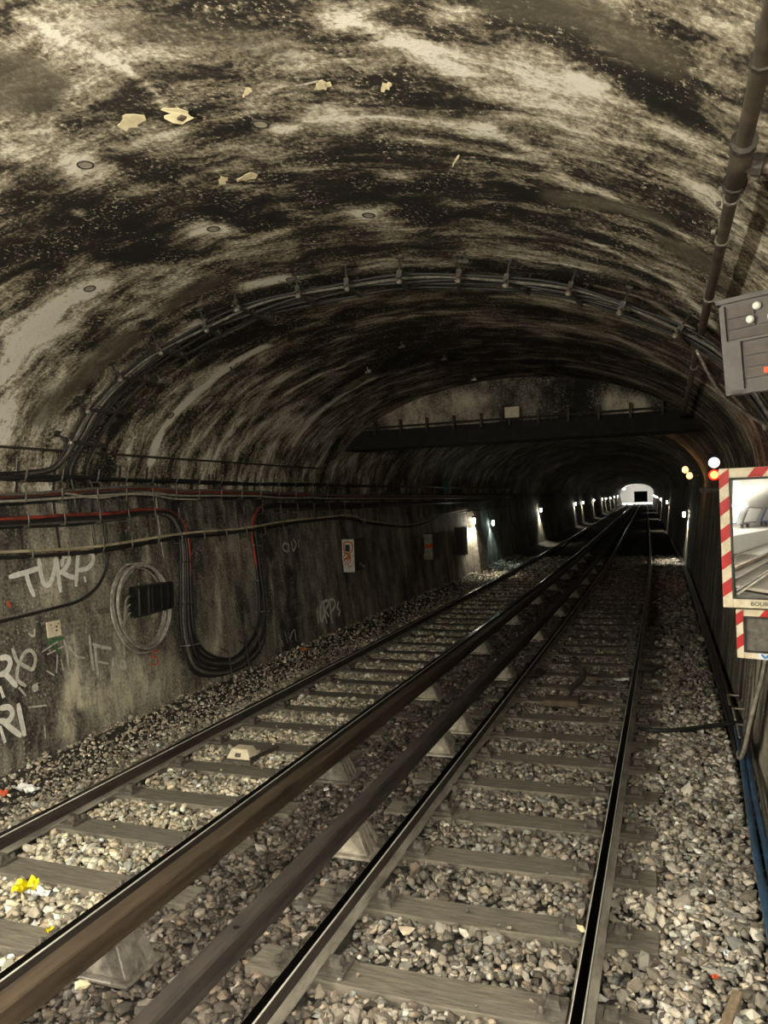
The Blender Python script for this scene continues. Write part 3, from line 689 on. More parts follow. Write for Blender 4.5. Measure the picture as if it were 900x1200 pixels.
# ------------------------------------------------------------------ left wall: racks and cables
def xl(z):
    return wl(z) if z <= Z_SP else XC-A_V*math.sqrt(max(0, 1-((z-Z_SP)/B_V)**2))
def wpt(y, z, off=.07): return (xl(z)+off+float(cx(y)), y, z)
RACKY = [5.72, 6.30, 6.82, 7.39, 7.91, 8.44, 8.96, 9.51, 10.10, 10.70, 11.3, 11.95, 12.6, 13.3, 14.0, 14.8, 15.8, 16.9]
RZ = [2.92, 2.70, 2.44, 2.10]
for i, y in enumerate(RACKY):
    root = empty('cable_rack', wpt(y, 2.0, .0), '%s iron cable rack on the left wall counting from the camera' % ORD[i], 'cable rack', 'cable racks on the left wall')
    MB().add([wpt(y-.014, 1.98, .006), wpt(y+.014, 1.98, .006), wpt(y+.014, 1.98, .018), wpt(y-.014, 1.98, .018), wpt(y-.014, 2.7, .006), wpt(y+.014, 2.7, .006), wpt(y+.014, 2.7, .018), wpt(y-.014, 2.7, .018),
              wpt(y-.014, 3.06, .006), wpt(y+.014, 3.06, .006), wpt(y+.014, 3.06, .018), wpt(y-.014, 3.06, .018)],
             [(3, 2, 1, 0), (8, 9, 10, 11)]+[(a+j, a+(j+1) % 4, a+4+(j+1) % 4, a+4+j) for a in (0, 4) for j in range(4)]).build('back_bar', M_IRON, root)
    for z in RZ:
        h = MB(); P = [wpt(y, z-.075, .01), wpt(y, z-.075, .13), wpt(y, z-.03, .145), wpt(y, z+.075, .145)]
        h.tube(P, .011, 5); h.build('hook', M_HOOK, root)
def cable(name, pts, r, mat, label, group=None, n=6, seg=5, cat='cable', fn=None):
    mb = MB(); mb.tube(spline(pts, seg), r, n)
    if fn: mb.m = [int(fn(mb.v[f[0]])) for f in mb.f]
    o = mb.build(name, mat, smooth=True); return tag(o, label, cat, group)
rg = random.Random(3)
def run(zf, ya, yb, off, dz, step=.7, jit=.012):
    pts = []; y = ya
    while y < yb+.01:
        pts.append(wpt(y, zf(y)+dz+rg.uniform(-jit, jit), off+rg.uniform(-jit, jit))); y += step if y < 16 else 3
    return pts
def ip(tab):
    a = np.array(tab); return lambda y: float(np.interp(y, a[:, 0], a[:, 1]))
zA = ip([(4, 2.92), (11.4, 2.89), (16, 2.9), (40, 2.9)])
zB = ip([(4, 2.64), (6.1, 2.66), (6.8, 2.70), (7.4, 2.72), (8.1, 2.77), (9, 2.71), (11.4, 2.69), (14, 2.64), (20, 2.6), (40, 2.5)])
zD = ip([(4, 2.12), (6, 2.11), (6.6, 2.07), (7.8, 2.08), (8.9, 2.14), (10.4, 2.13), (12.2, 2.2), (15, 2.23), (16.5, 2.0), (18.5, 1.85), (20.5, 1.88), (23, 2.1), (40, 2.2)])
for k in range(3): cable('cable', run(zA, 4.2, 36, .05+.03*k, -.04+.015*k), .017, M_BLACK, ['rearmost', 'middle', 'frontmost'][k]+' black cable in the topmost bundle along the left wall', 'top bundle of wall cables')
cable('cable', run(zB, 4.2, 30, .10, .02), .018, M_REDC, 'red cable in the second bundle along the left wall', 'second bundle of wall cables')
cable('cable', run(zB, 4.2, 30, .12, -.035), .017, M_PALEC, 'pale grey cable in the second bundle along the left wall', 'second bundle of wall cables')
cable('cable', [wpt(6.9, 2.72, .1), wpt(7.4, 2.66, .13), wpt(7.9, 2.70, .14), wpt(8.4, 2.69, .14), wpt(8.9, 2.64, .13), wpt(9.6, 2.62, .12)], .015, M_PALEC, 'short pale cable sagging beneath the second bundle', 'second bundle of wall cables')
for k in range(4): cable('cable', run(zB, 4.2, 36, .05+.025*k, [-.05, .0, -.02, .045][k]), .020, [M_BLACK, M_GREYC, M_BLACK, M_GREYC][k], ['lowest black', 'middle dusty', 'second black', 'topmost dusty'][k]+' cable in the second bundle along the left wall', 'second bundle of wall cables')
for k in range(7):
    o = (k-3)*.030; inn = o; f = .05+.018*(k % 4)
    P = [(4.2, 2.43+o*.6), (5.2, 2.42+o*.6), (6.1, 2.42+o*.5), (7.0, 2.42+o*.5), (7.7, 2.44+o*.5), (8.35, 2.475+o*.3)]
    P += [(8.80+inn*.7, 2.45+o*.2), (9.04+inn, 2.28), (9.10+inn, 1.95), (9.02+inn, 1.45), (8.92+inn*1.3, .80), (9.15+inn*1.6, .34+o*1.3), (9.95, .15+o*1.25), (10.72-inn*1.6, .36+o*1.3), (11.0-inn*1.2, .80), (11.05-inn*.9, 1.5), (11.03-inn*.8, 2.05), (11.16, 2.36), (11.6, 2.48+o*.3), (13, 2.46+o*.4), (16, 2.44+o*.4), (22, 2.42+o*.4), (30, 2.4+o*.4)]
    lab = 'red cable that dips down the left wall in a deep loop' if k == 6 else '%s dark cable of the deep loop on the left wall, from the outside' % ORD[k]
    cable('cable', [wpt(a+rg.uniform(-.02, .02), b+rg.uniform(-.015, .015), f) for a, b in P], .022 if k < 6 else .021, [M_BLACK, M_GREYC, M_BLACK, M_BLACK, M_GREYC, M_BLACK, [M_REDC, M_BLACK]][k], lab, 'looping wall cables', 7, 6, fn=(lambda v: not ((v[1] < 9.5 and v[2] > 1.6) or (v[1] > 10.6 and v[2] > 1.5 and v[1] < 11.3))) if k == 6 else None)
cable('cable', run(zD, 4.2, 30, .135, .02, jit=.005), .018, M_YELC, 'pale yellow cable in the lowest bundle along the left wall', 'lowest bundle of wall cables', 7)
cable('cable', run(zD, 4.2, 30, .08, -.03, jit=.006), .011, M_REDC, 'thin dark red cable in the lowest bundle along the left wall', 'lowest bundle of wall cables', 7)
for k in range(2): cable('cable', run(zD, 4.2, 36, .07+.03*k, -.035), .019, M_BLACK, ['rear', 'front'][k]+' black cable in the lowest bundle along the left wall', 'lowest bundle of wall cables')
cable('cable', [wpt(4.8, 1.40, .03), wpt(5.9, 1.43, .03), wpt(6.6, 1.46, .03), wpt(7.0, 1.49, .03), wpt(7.3, 1.60, .03), wpt(7.48, 1.78, .04), wpt(7.55, 1.97, .05), wpt(7.55, 2.3, .05), wpt(7.56, 2.8, .04)], .018, M_BLACK, 'black cable sagging below the large white tag on the left wall')
for k, (y0, z0, z1, m) in enumerate([(8.62, 1.85, 2.9, M_PALEC), (7.35, 2.1, 2.9, M_GREYC), (9.9, 2.2, 3.0, M_IRON), (10.0, 2.2, 3.0, M_IRON)]):
    cable('conduit', [wpt(y0, z1, .03), wpt(y0+.01, (z0+z1)/2, .03), wpt(y0+.03, z0, .03)], .012, m, ['thin pale conduit dropping into the cable coil', 'thin grey conduit left of the cable coil', 'nearer thin iron conduit above the cable loop', 'farther thin iron conduit above the cable loop'][k], None, 6, 4, 'conduit')
# ties round the deep loop
for i, (y, z, w) in enumerate([(9.05, 1.75, .16), (9.0, 1.18, .2), (8.98, .62, .28), (11.0, 1.85, .18), (11.0, 1.28, .18), (11.0, .78, .2)]):
    h = MB(); h.tube([wpt(y-w/2-.06, z+.02, .02), wpt(y-w/2, z+.02, .13), wpt(y+w/2, z, .13), wpt(y+w/2+.06, z, .02)], .010, 5)
    tag(h.build('cable_clamp', M_IRON if i in (0, 1) else M_GALV), '%s horizontal clamp across the looping cables, from upper left' % ORD[i], 'clamp', 'clamps on the cable loop')
for i, (y, z) in enumerate([(9.75, .16), (10.25, .18), (10.65, .34)]):
    h = MB(); h.tube([wpt(y, z+.26, .015), wpt(y, z+.22, .14), wpt(y, z-.16, .15), wpt(y, z-.2, .03)], .010, 5)
    tag(h.build('cable_clamp', M_IRON), '%s upright clamp along the bottom of the cable loop' % ORD[i], 'clamp', 'clamps on the cable loop')
# ledge strip at the springing
mb = MB(); mb.tube([wpt(y, 3.19, .03) for y in np.arange(4.2, 14.4, .6)], .014, 5); tag(mb.build('conduit', M_IRON), 'thin iron conduit running along the foot of the vault', 'conduit')
# coil with junction box
pts = []
for k in range(5*28+8):
    a = 2*PI*k/28+1.9; r = .54+.022*math.sin(k*.13)+(.035*((k//28) % 3)-.03)
    pts.append(wpt(8.00+r*.96*math.cos(a), 1.285+r*.97*math.sin(a), .05+.028*(k//28)+.01*math.sin(a*2)))
mb = MB(); mb.tube(pts, .0165, 6); coil = mb.build('cable_coil', M_COIL, smooth=True); tag(coil, 'round coil of grey cable hung on the left wall', 'cable coil')
ZB, YB = 1.37, 8.18; bx_ = xl(ZB)
jb = empty('junction_box', (bx_, YB, ZB-.18), 'black junction box mounted inside the cable coil', 'junction box')
MB().box((bx_+.12, YB, ZB), (.16, .70, .36)).build('body', M_BOX, jb, bevel=.012)
MB().box((bx_+.215, YB+.06, ZB), (.03, .52, .34)).build('lid', M_BOX, jb, bevel=.008)
for q in (-.12, .06, .2): MB().box((bx_+.236, YB+q, ZB), (.012, .03, .31)).build('lid_rib', M_BOX, jb)
for q in (-.1, 0, .1): MB().tube([(bx_+.12, YB-.35, ZB+q-.02), (bx_+.12, YB-.43, ZB+q-.02)], .03, 8).build('gland', M_BOX, jb)
for q in (-.1, 0, .1): MB().tube(spline([(bx_+.12, YB-.42, ZB+q-.02), (bx_+.13, YB-.52, ZB+q-.08), (bx_+.12, YB-.56+.04*q, ZB-.32), (bx_+.10, YB-.54, ZB-.62)], 5), .012, 6).build('tail_wire', M_PALEC, jb)
MB().box((bx_+.04, YB, ZB-.20), (.05, .6, .03)).build('foot', M_IRON, jb)
br = MB(); br.box((xl(1.33)+.05, 7.36, 1.33), (.06, .26, .03)); br.box((xl(1.33)+.03, 7.25, 1.40), (.03, .03, .14)); tag(br.build('wall_bracket', M_GALV), 'small pale bracket left of the cable coil', 'bracket')
# small pierced plate
p0 = on_left(62, 737); pl = MB(); pl.box((p0[0]+.012, p0[1], p0[2]), (.016, .19, .17), R=roty(-.10)); plate = pl.build('wall_plate', M_TAPE); tag(plate, 'small cream plate pierced with holes on the left wall', 'plate')
for q, w in [((-.05, .05), .012), ((.06, .05), .012), ((.03, .02), .016), ((.03, -.02), .016), ((.03, -.055), .012)]:
    MB().box((p0[0]+.023, p0[1]+q[0], p0[2]+q[1]), (.004, w*1.5, w)).build('hole', M_INK, plate)

# ------------------------------------------------------------------ graffiti
def ribbon(mb, P3, w, n):
    P = spline(P3, 4) if len(P3) > 2 else np.array(P3, float)
    T = np.gradient(P, axis=0); T /= np.linalg.norm(T, axis=1, keepdims=True)+1e-9
    sd = np.cross(T, n); sd /= np.linalg.norm(sd, axis=1, keepdims=True)+1e-9
    P[0] -= T[0]*w*.35; P[-1] += T[-1]*w*.35
    ww = np.full(len(P), w/2); ww[0] *= .6; ww[-1] *= .6
    a = P+sd*ww[:, None]; b = P-sd*ww[:, None]; k = len(P)
    mb.add(list(a)+list(b), [(i, i+1, k+i+1, k+i) for i in range(k-1)])
NL = np.array([1, 0, .103]); NL /= np.linalg.norm(NL)
def graffiti(name, strokes, o, s, w, mat, label=None, parent=None):
    mb = MB()
    for j, st in enumerate(strokes):
        P3 = [on_left(o[0]+x/s, o[1]+y/s)+NL*(.005+.0006*j) for x, y in st]
        ribbon(mb, P3, w, NL)
    g = mb.build(name, mat, parent or wall_left, fix=False)
    if label: g['label'] = label
    return g
c1 = ((0, 520), 4.5); c2 = ((0, 700), 4.5)
graffiti('graffiti', [[(52, 702), (130, 680), (208, 655)], [(135, 682), (152, 740), (175, 798)], [(203, 608), (212, 680), (232, 742), (262, 735), (282, 680), (293, 600)], [(297, 610), (306, 700), (316, 775)],
    [(325, 640), (330, 600), (355, 590), (362, 620), (340, 660), (320, 680)], [(325, 680), (365, 700), (390, 705)], [(410, 572), (404, 640), (398, 745)], [(412, 578), (450, 568), (484, 585), (486, 625), (455, 658), (415, 668)], [(443, 710), (446, 722)]],
    *c1, .058, M_PAINT, 'large white spray paint lettering reading TURP')
graffiti('graffiti', [[(0, 320), (38, 318), (52, 350), (30, 395), (0, 408)], [(22, 400), (50, 430), (82, 465)], [(0, 480), (14, 520)]], *c2, .06, M_PAINT, 'white spray paint letter R at the left edge')
graffiti('graffiti', [[(105, 335), (125, 295), (160, 280), (185, 320), (172, 378), (140, 368), (98, 345)], [(65, 275), (85, 330), (100, 350)], [(95, 350), (88, 430), (130, 465)], [(100, 480), (130, 515)], [(180, 465), (192, 475), (182, 490), (174, 475), (180, 465)]], *c2, .042, M_FAINT, 'faded white looping tag')
graffiti('graffiti', [[(0, 585), (45, 580), (64, 615), (38, 655), (0, 650)], [(10, 650), (55, 690), (105, 727)], [(0, 690), (22, 757)], [(95, 570), (108, 640), (126, 722)]], *c2, .06, M_PAINT, 'white spray paint letters RI low on the wall')
graffiti('graffiti', [[(470, 205), (478, 290), (490, 380)], [(497, 248), (505, 330), (515, 415)], [(490, 248), (535, 262), (582, 270)], [(510, 338), (565, 350)], [(595, 325), (590, 380), (588, 430)], [(632, 350), (640, 335), (655, 345), (655, 375), (632, 365)]], *c2, .04, M_FAINT, 'thin white letters IF1 right of the pale stain')
graffiti('graffiti', [[(225, 285), (300, 235)], [(250, 300), (330, 260)], [(300, 305), (296, 395)], [(335, 225), (352, 300), (356, 360)], [(320, 330), (330, 380)], [(385, 210), (395, 290)], [(360, 260), (400, 310), (440, 320)], [(400, 330), (405, 385)], [(245, 390), (280, 410)], [(150, 195), (175, 205), (178, 170)], [(240, 570), (150, 580)], [(230, 680), (235, 740)]], *c2, .028, M_FAINT, 'scrawled pale paint strokes below the pierced plate')
graffiti('graffiti', [[(245, 215), (290, 205)], [(250, 240), (330, 215)], [(280, 260), (310, 285)]], *c2, .05, M_GREEN, 'green paint smear under the pierced plate')
graffiti('graffiti', [[(834, 282), (816, 285), (797, 289)], [(799, 286), (796, 302), (794, 318)], [(794, 317), (816, 313), (831, 332), (820, 354), (794, 352)]], *c2, .022, M_ORANGE, 'orange red painted figure 5')
graffiti('graffiti', [[(40, 30), (50, 45)]], *c2, .06, M_ORANGE, 'small orange red paint dab')
c4 = ((360, 620), 5.625)
graffiti('graffiti', [[(62, 540), (72, 615)], [(92, 480), (85, 560), (95, 610), (118, 540)], [(108, 480), (112, 550), (128, 618)], [(100, 485), (128, 470), (138, 495), (120, 535), (140, 575)], [(145, 465), (152, 540), (162, 615)], [(140, 470), (170, 465), (182, 500), (158, 545)], [(205, 480), (195, 515), (212, 540), (205, 570)]], *c4, .06, M_PAINT, 'white letters TURPS low on the wall farther away')
graffiti('graffiti', [[(255, 440), (265, 470)], [(285, 450), (300, 500), (310, 520)], [(60, 160), (70, 150)]], *c4, .03, M_FAINT)
c5 = ((180, 560), 4.5)
graffiti('graffiti', [[(690, 340), (680, 370), (705, 390), (712, 355), (690, 345)], [(725, 335), (735, 385), (750, 350), (735, 325)], [(760, 330), (765, 365)]], *c5, .04, M_FAINT, 'faint grey tag under the cable bundles')
graffiti('graffiti', [[(660, 830), (680, 885)], [(690, 810), (705, 870)], [(715, 850), (740, 800), (750, 860)]], *c5, .03, M_FAINT)
graffiti('graffiti', [[(862, 690), (880, 755), (893, 720), (895, 650)]], *c5, .035, M_FAINT)

# ------------------------------------------------------------------ wall boxes farther along
def wallbox(name, px, py, w, h, d, mat, label, cat, dark=True):
    p = on_left(px, py); root = empty(name, (p[0], p[1], p[2]-h/2), label, cat)
    MB().box((p[0]+d/2, p[1], p[2]), (d, w, h)).build('case', mat, root, bevel=.01); return p, root
p, r_ = wallbox('control_box', 408, 650, .62, .66, .26, M_GREYM, 'white fronted control box scribbled with orange marker', 'control box')
# the front facing the camera carries the white plate
fx = p[0]+.14; fy = p[1]-.322
MB().box((fx, fy, p[2]), (.27, .02, .68)).build('white_plate', M_WHITE, r_, bevel=.004)
sq = MB(); sq.box((fx-.01, fy-.012, p[2]+.16), (.10, .008, .14)); sq.build('window', M_INK, r_)
mk = MB(); ny_ = np.array([0, -1.0, 0])
for st in [[(-.08, .06), (-.08, .27), (.07, .27), (.11, .17), (.05, .06), (-.08, .06)], [(-.11, -.02), (-.02, .05), (.02, -.05), (-.1, -.06)], [(-.11, -.12), (.03, .02), (.05, -.1)], [(-.09, -.2), (.0, -.08)], [(-.03, -.2), (.05, -.12)], [(.0, -.25), (.06, -.2)]]:
    ribbon(mk, [np.array([fx+a, fy-.014, p[2]+b]) for a, b in st], .03, ny_)
mk.build('marker_scrawl', M_ORDARK, r_, fix=False)
for k, q in enumerate([(-.1, -.2), (.05, -.26)]): MB().lathe([(.03, 0), (.03, .03), (.02, .035)], (p[0]+.26, p[1]+.12+q[0], p[2]+q[1]), 8, 0, roty(PI/2)).build('knob', M_GALV, r_)
p, r_ = wallbox('control_box', 500, 640, .7, .72, .28, M_GREYM, 'grey control box with an orange sticker farther along', 'control box')
MB().box((p[0]+.15, p[1]-.36, p[2]), (.26, .02, .70)).build('front_plate', M_PALEC, r_)
MB().box((p[0]+.15, p[1]-.375, p[2]+.02), (.27, .01, .12)).build('orange_sticker', M_ORANGE, r_)
MB().box((p[0]+.06, p[1]-.75, p[2]+.05), (.12, .3, .42)).build('side_box', M_GREYM, r_, bevel=.01)
p, r_ = wallbox('wall_cabinet', 535, 634, .5, .9, .3, M_GALV, 'grey wall cabinet just before the bright lamp', 'cabinet')
MB().box((p[0]+.16, p[1]-.26, p[2]), (.28, .02, .86)).build('door', M_GREYM, r_)
tp = MB(); q0 = on_left(517, 560); tp.tube(spline([(q0[0]+.1, q0[1], 3.1), (q0[0]+.12, q0[1], 2.6), (q0[0]+.12, q0[1], 2.2), (q0[0]+.1, q0[1]+.3, 1.9)], 5), .04, 7)
tag(tp.build('pipe', M_TEAL), 'teal painted pipe on the left wall beyond the header', 'pipe')
tb = MB(); tb.box((q0[0]+.12, q0[1]-.1, 2.95), (.2, .2, .3)); tag(tb.build('terminal_box', M_TEAL), 'teal terminal box at the top of the teal pipe', 'box')
# plaster pier by the bright lamp
mb = MB(); mb.add([(wl(-.4)-.1, 25.95, -.4), (wl(-.4)+.22, 25.95, -.4), (wl(-.4)+.22, 27.0, -.4), (wl(-.4)-.1, 27.0, -.4), (wl(2.1)-.1, 25.95, 2.1), (wl(2.1)+.22, 25.95, 2.1), (wl(2.1)+.22, 27.0, 2.1), (wl(2.1)-.1, 27.0, 2.1)],
                  [(3, 2, 1, 0), (4, 5, 6, 7), (0, 1, 5, 4), (1, 2, 6, 5), (2, 3, 7, 6), (3, 0, 4, 7)])
for v_ in range(8): mb.v[v_] = (mb.v[v_][0]+float(cx(26)), mb.v[v_][1], mb.v[v_][2])
tag(mb.build('trim_1', M_DUST, bevel=.02), 'pale plaster pier on the left wall under the bright lamp', 'pier', kind='structure')

# ------------------------------------------------------------------ cable ring under the vault
A_R, B_R = 3.58, 1.88
def ringpt(t, y, k=0.0): return (XC+(A_R+k)*math.cos(t), y, Z_SP+(B_R+k)*math.sin(t))
for i, (y, r, k, m) in enumerate([(6.80, .014, .02, M_BLACK), (6.84, .016, .0, M_GREYC), (6.88, .016, .025, M_BLACK), (6.93, .018, .0, M_BLACK), (6.98, .014, .02, M_GREYC), (7.03, .014, .0, M_BLACK), (7.20, .015, .0, M_BLACK), (7.24, .012, .015, M_GREYC)]):
    P = [ringpt(t, y+.02*math.sin(9*t+i), k+.012*math.sin(14*t+i)) for t in np.linspace(.10, PI-.36, 40)]
    e = P[-1]
    if i in (0, 1, 2): P += [(xl(3.0)+.10, y-.05, 3.04), (xl(2.95)+.10, y-.35, 2.96-.02*i), (xl(2.92)+.10, y-.9, 2.92-.03*i), (xl(2.9)+.1, y-1.8, 2.93-.03*i), (xl(2.9)+.1, 4.2, 2.93-.03*i)]
    else: P += [(xl(3.0)+.09, y, 3.0), (xl(2.8)+.08, y+.02*i, 2.78), (xl(2.5)+.05, y+.03*i, 2.5)]
    cable('arch_cable', P, r, m, '%s %s cable of the bunch arching over the vault, counting from the camera' % (ORD[i], 'grey' if m is M_GREYC else 'black'), 'cables arching over the vault', 6, 3)
bk = empty('vault_bracket', (0, 0, 0), 'x', 'bracket', 'brackets of the cable arch')
for q, m in ((-.27, M_IRON), (.27, M_IRON)):
    pb = MB(); pb.box((0, q, .008), (.07, .07, .016)); pb.tube([(0, q, .0), (0, q, .17)], .012, 6); pb.box((0, q, .15), (.05, .035, .05)); pb.build('post', m, bk, local=True)
MB().box((0, 0, .195), (.035, .66, .018)).build('arm', M_IRON, bk, local=True)
for q in (-.07, .12, .28):
    cb = MB(); cb.tube([(-.0, q-.05, .195), (0, q-.05, .13), (0, q, .11), (0, q+.05, .13), (0, q+.05, .195)], .010, 5); cb.build('clip', M_HOOK, bk, local=True)
ib = MB(); ib.lathe([(.018, 0), (.034, .02), (.02, .035), (.034, .055), (.018, .075)], (0, -.27, .17), 8); ib.build('insulator', M_GALV, bk, local=True)
first = True
for i, (px, py) in enumerate([(90, 515), (122, 478), (160, 443), (197, 412), (241, 385), (292, 367), (350, 350), (402, 339), (460, 334), (524, 328), (590, 332), (657, 344), (720, 360), (785, 388), (838, 432), (880, 498)]):
    d = ray(px, py); p = CP+d*(6.72/d[1]); t = math.atan2((p[2]-Z_SP)/B_R, (p[0]-XC)/A_R)
    pv_ = np.array([XC+A_V*math.cos(t), 6.98, Z_SP+B_V*math.sin(t)]); n = np.array([math.cos(t)/A_V, 0, math.sin(t)/B_V]); n = -n/np.linalg.norm(n)
    o = bk if first else copy_tree(bk); first = False
    o.location = tuple(pv_-n*.005); o.rotation_euler = (rg.uniform(-.06, .06), math.atan2(n[0], n[2]), rg.uniform(-.25, .25)); k_ = rg.uniform(.85, 1.05); o.scale = (k_, k_, 1); o['label'] = '%s iron bracket of the cable arch counting from the left wall' % ORD[i]
# stubs of old fixings on the vault
for i, (px, py) in enumerate([(545, 296), (185, 440), (270, 430), (350, 470), (520, 415), (430, 430), (600, 440), (300, 520), (470, 400), (555, 440)]):
    p, n = vault_frame(px, py); a = math.atan2(n[0], n[2]); mb = MB(); R_ = roty(a)
    mb.tube([p-n*.01, p+n*.07], .012, 5); mb.box(p+n*.08, (.09, .03, .03), R=R_); mb.box(p+n*.06+np.array([0, .06, 0]), (.04, .05, .05), R=R_)
    tag(mb.build('vault_fixing', M_GALV if i % 2 else M_IRON), ['dark stub fixing hanging from the vault above the cable arch', 'stub fixing on the left haunch inside the cable arch', 'stub fixing on the left haunch beside the long lime streak', 'stub fixing low on the left haunch near the header', 'stub fixing near the crown, just before the header wall', 'stub fixing on the left shoulder before the header wall', 'stub fixing right of the crown before the header wall', 'stub fixing just above the left wall cables', 'stub fixing near the crown behind the cable arch', 'stub fixing closest to the header wall plate'][i], 'fixing', 'old fixings on the vault')
# grout plugs
for i, (px, py, lab) in enumerate([(100, 193, 'round grout plug in a white splash at upper left'), (250, 268, 'round grout plug left of the crown'), (432, 252, 'round grout plug at the crown'), (341, 327, 'round grout plug just before the cable arch'), (105, 338, 'round grout plug at the head of the leftmost lime streak'),
        (200, 487, 'round grout plug in the bright streak beyond the cable arch'), (505, 313, 'round grout plug above the middle of the cable arch'), (215, 377, 'round grout plug at the head of the second lime streak'), (102, 470, 'round grout plug low in the second lime streak'), (305, 145, 'shallow round grout plug in the pale band overhead')]):
    p, n = vault_frame(px, py); ty = np.array([0, 1.0, 0]); tx = np.cross(ty, n); mb = MB()
    mb.tube([p+n*.002+.048*(math.cos(a)*tx+math.sin(a)*ty) for a in np.linspace(0, 2*PI, 17)[:-1]], .007, 5, closed=True)
    ring = mb.build('grout_plug', M_IRON, smooth=True); tag(ring, lab, 'grout plug', 'grout plugs in the vault')
    dsk = MB(); dsk.add([p+n*.004+.04*(math.cos(a)*tx+math.sin(a)*ty) for a in np.linspace(0, 2*PI, 13)[:-1]], [tuple(range(12))]); dsk.build('mortar_fill', M_MORT, ring, fix=False)
# hanging paint flakes
def flake(px, py, L, W, ang, lab, mat=None):
    p, n = vault_frame(px, py); ty = np.array([0, 1.0, 0]); tx = np.cross(ty, n); rg = random.Random(px)
    a1 = math.cos(ang)*tx+math.sin(ang)*ty; a2 = -math.sin(ang)*tx+math.cos(ang)*ty; vs = []; m_ = 6
    L *= .88; W *= .8
    for i in range(m_+1):
        u = i/m_-.5; w = W*(1-(2*abs(u))**2.5)*.5+W*.12; lift = .010+.03*(u+.5)**2
        for sgn in (-1, 1): vs.append(p+n*(lift+rg.uniform(-.004, .004))+a1*u*L+a2*(sgn*w+rg.uniform(-.28, .28)*W)+a1*rg.uniform(-.06, .06)*L)
    k = len(vs); vs += [v-n*.004 for v in vs]
    fs = [(2*i, 2*i+2, 2*i+3, 2*i+1) for i in range(m_)]; fs += [tuple(q+k for q in f[::-1]) for f in fs]
    fs += [(2*i, 2*i+k, 2*i+2+k, 2*i+2) for i in range(m_)]+[(2*i+1, 2*i+3, 2*i+3+k, 2*i+1+k) for i in range(m_)]+[(0, 1, 1+k, k), (2*m_, 2*m_+k, 2*m_+1+k, 2*m_+1)]
    mb = MB(); mb.add(vs, fs); tag(mb.build('paint_flake', mat or M_FLAKE), lab, 'paint flake', 'peeling flakes on the vault')
for a in [(154, 138, .19, .13, .15, 'cream paint flake peeling at upper left, left of the rusty flake'), (210, 131, .12, .15, 1.0, 'cream paint flake with rust beside the diagonal crack'), (290, 205, .16, .10, -.35, 'larger cream flake of the pair left of the crown'), (261, 208, .08, .07, .1, 'smaller cream flake of the pair left of the crown'),
          (379, 96, .10, .08, 0, 'cream flake hanging near the top centre'), (453, 97, .07, .05, .2, 'tiny cream flake right of the top centre'), (290, 104, .06, .04, .1, 'tiny cream flake left of the top centre'), (535, 184, .13, .012, 1.0, 'thin sliver hanging below the white streak band')]: flake(*a)
rp_, rn_ = vault_frame(213, 128); rt = MB(); rt.box(rp_+rn_*.05, (.05, .035, .012), R=roty(math.atan2(rn_[0], rn_[2]))@rotz(.5)); tag(rt.build('rust_scab', M_RUSTY), 'rusty brown scab on the flake beside the diagonal crack', 'rust scab')
st_ = MB(); p, n = vault_frame(360, 90); st_.tube([p+n*.03+np.array([-.06, .0, 0]), p+n*.035, p+n*.03+np.array([.06, .01, 0])], .006, 5); tag(st_.build('wire_stub', M_GALV), 'short bent wire beside the top centre flake', 'wire')

# ------------------------------------------------------------------ conduit pipe at the right of the vault
pp = empty('conduit_pipe', (.31, 3.4, 3.70), 'grimy steel conduit pipe with a tee along the right of the vault', 'pipe')
PXp, PZp = .31, 3.78
MB().tube([(PXp, y, PZp) for y in np.linspace(1.3, 14.3, 14)], .030, 10).build('pipe', M_PIPE, pp, smooth=True)
tj = MB(); tj.tube([(PXp, 3.18, PZp), (PXp, 3.56, PZp)], .042, 10); tj.build('tee_body', M_PIPE, pp, smooth=True)
for y in (3.16, 3.56): MB().tube([(PXp, y, PZp), (PXp, y+.035, PZp)], .050, 10).build('collar', M_IRON, pp)
MB().tube([(PXp, 3.37, PZp), (.75, 3.32, PZp-.14)], .032, 10).build('branch', M_PIPE, pp, smooth=True)
MB().tube([(PXp+.05, 3.365, PZp-.016), (PXp+.085, 3.36, PZp-.027)], .044, 10).build('collar', M_IRON, pp)
for y in (2.6, 3.75, 4.35, 5.6, 7.0, 8.6, 10.4):
    k = MB(); k.tube([(PXp, y-.012, PZp), (PXp, y+.012, PZp)], .037, 10); k.box((PXp, y, PZp+.07), (.03, .025, .09)); k.build('clamp', M_GALV if y > 3 else M_IRON, pp)
for y in (3.62, 3.80, 4.2): MB().lathe([(.012, 0), (.012, .02)], (PXp-.04, y, PZp), 6, 0, roty(-PI/2)).build('screw', M_GALV, pp)
cable('conduit', [(wr(2.9)-.12, 7.4, 2.95), (.55, 7.3, 3.25), (.40, 7.2, 3.45), (.28, 7.1, 3.70)], .018, M_GALV, 'short bare conduit behind the grey indicator box', None, 6, 4, 'conduit')

# ------------------------------------------------------------------ indicator box upper right
def oriented(o, ex, ez):
    ex = np.array(ex, float); ex /= np.linalg.norm(ex); ez = np.array(ez, float); ez -= ex*(ez@ex); ez /= np.linalg.norm(ez); ey = np.cross(ez, ex)
    return np.array(o, float), np.stack([ex, ey, ez], 1)
def at_depth(px, py, d): r = ray(px, py); return CP+r*(d/(r@CF))
TL = at_depth(843, 356, 3.3); BL = at_depth(858, 463, 3.3); 
O, R_ = oriented(TL, (.90, -.42, .03), TL-BL)
Hh = np.linalg.norm(TL-BL); Wd = .46
def lb(mb, x, z, w, h, y0, y1, mi=0): mb.box(O+R_@np.array([x+w/2, (y0+y1)/2, -(z+h/2)]), (w, abs(y1-y0), h), mi, R_); return mb
ibx = empty('indicator_box', O+R_@np.array([Wd/2, .06, -Hh]), 'grey metal indicator box hung at the upper right', 'indicator box')
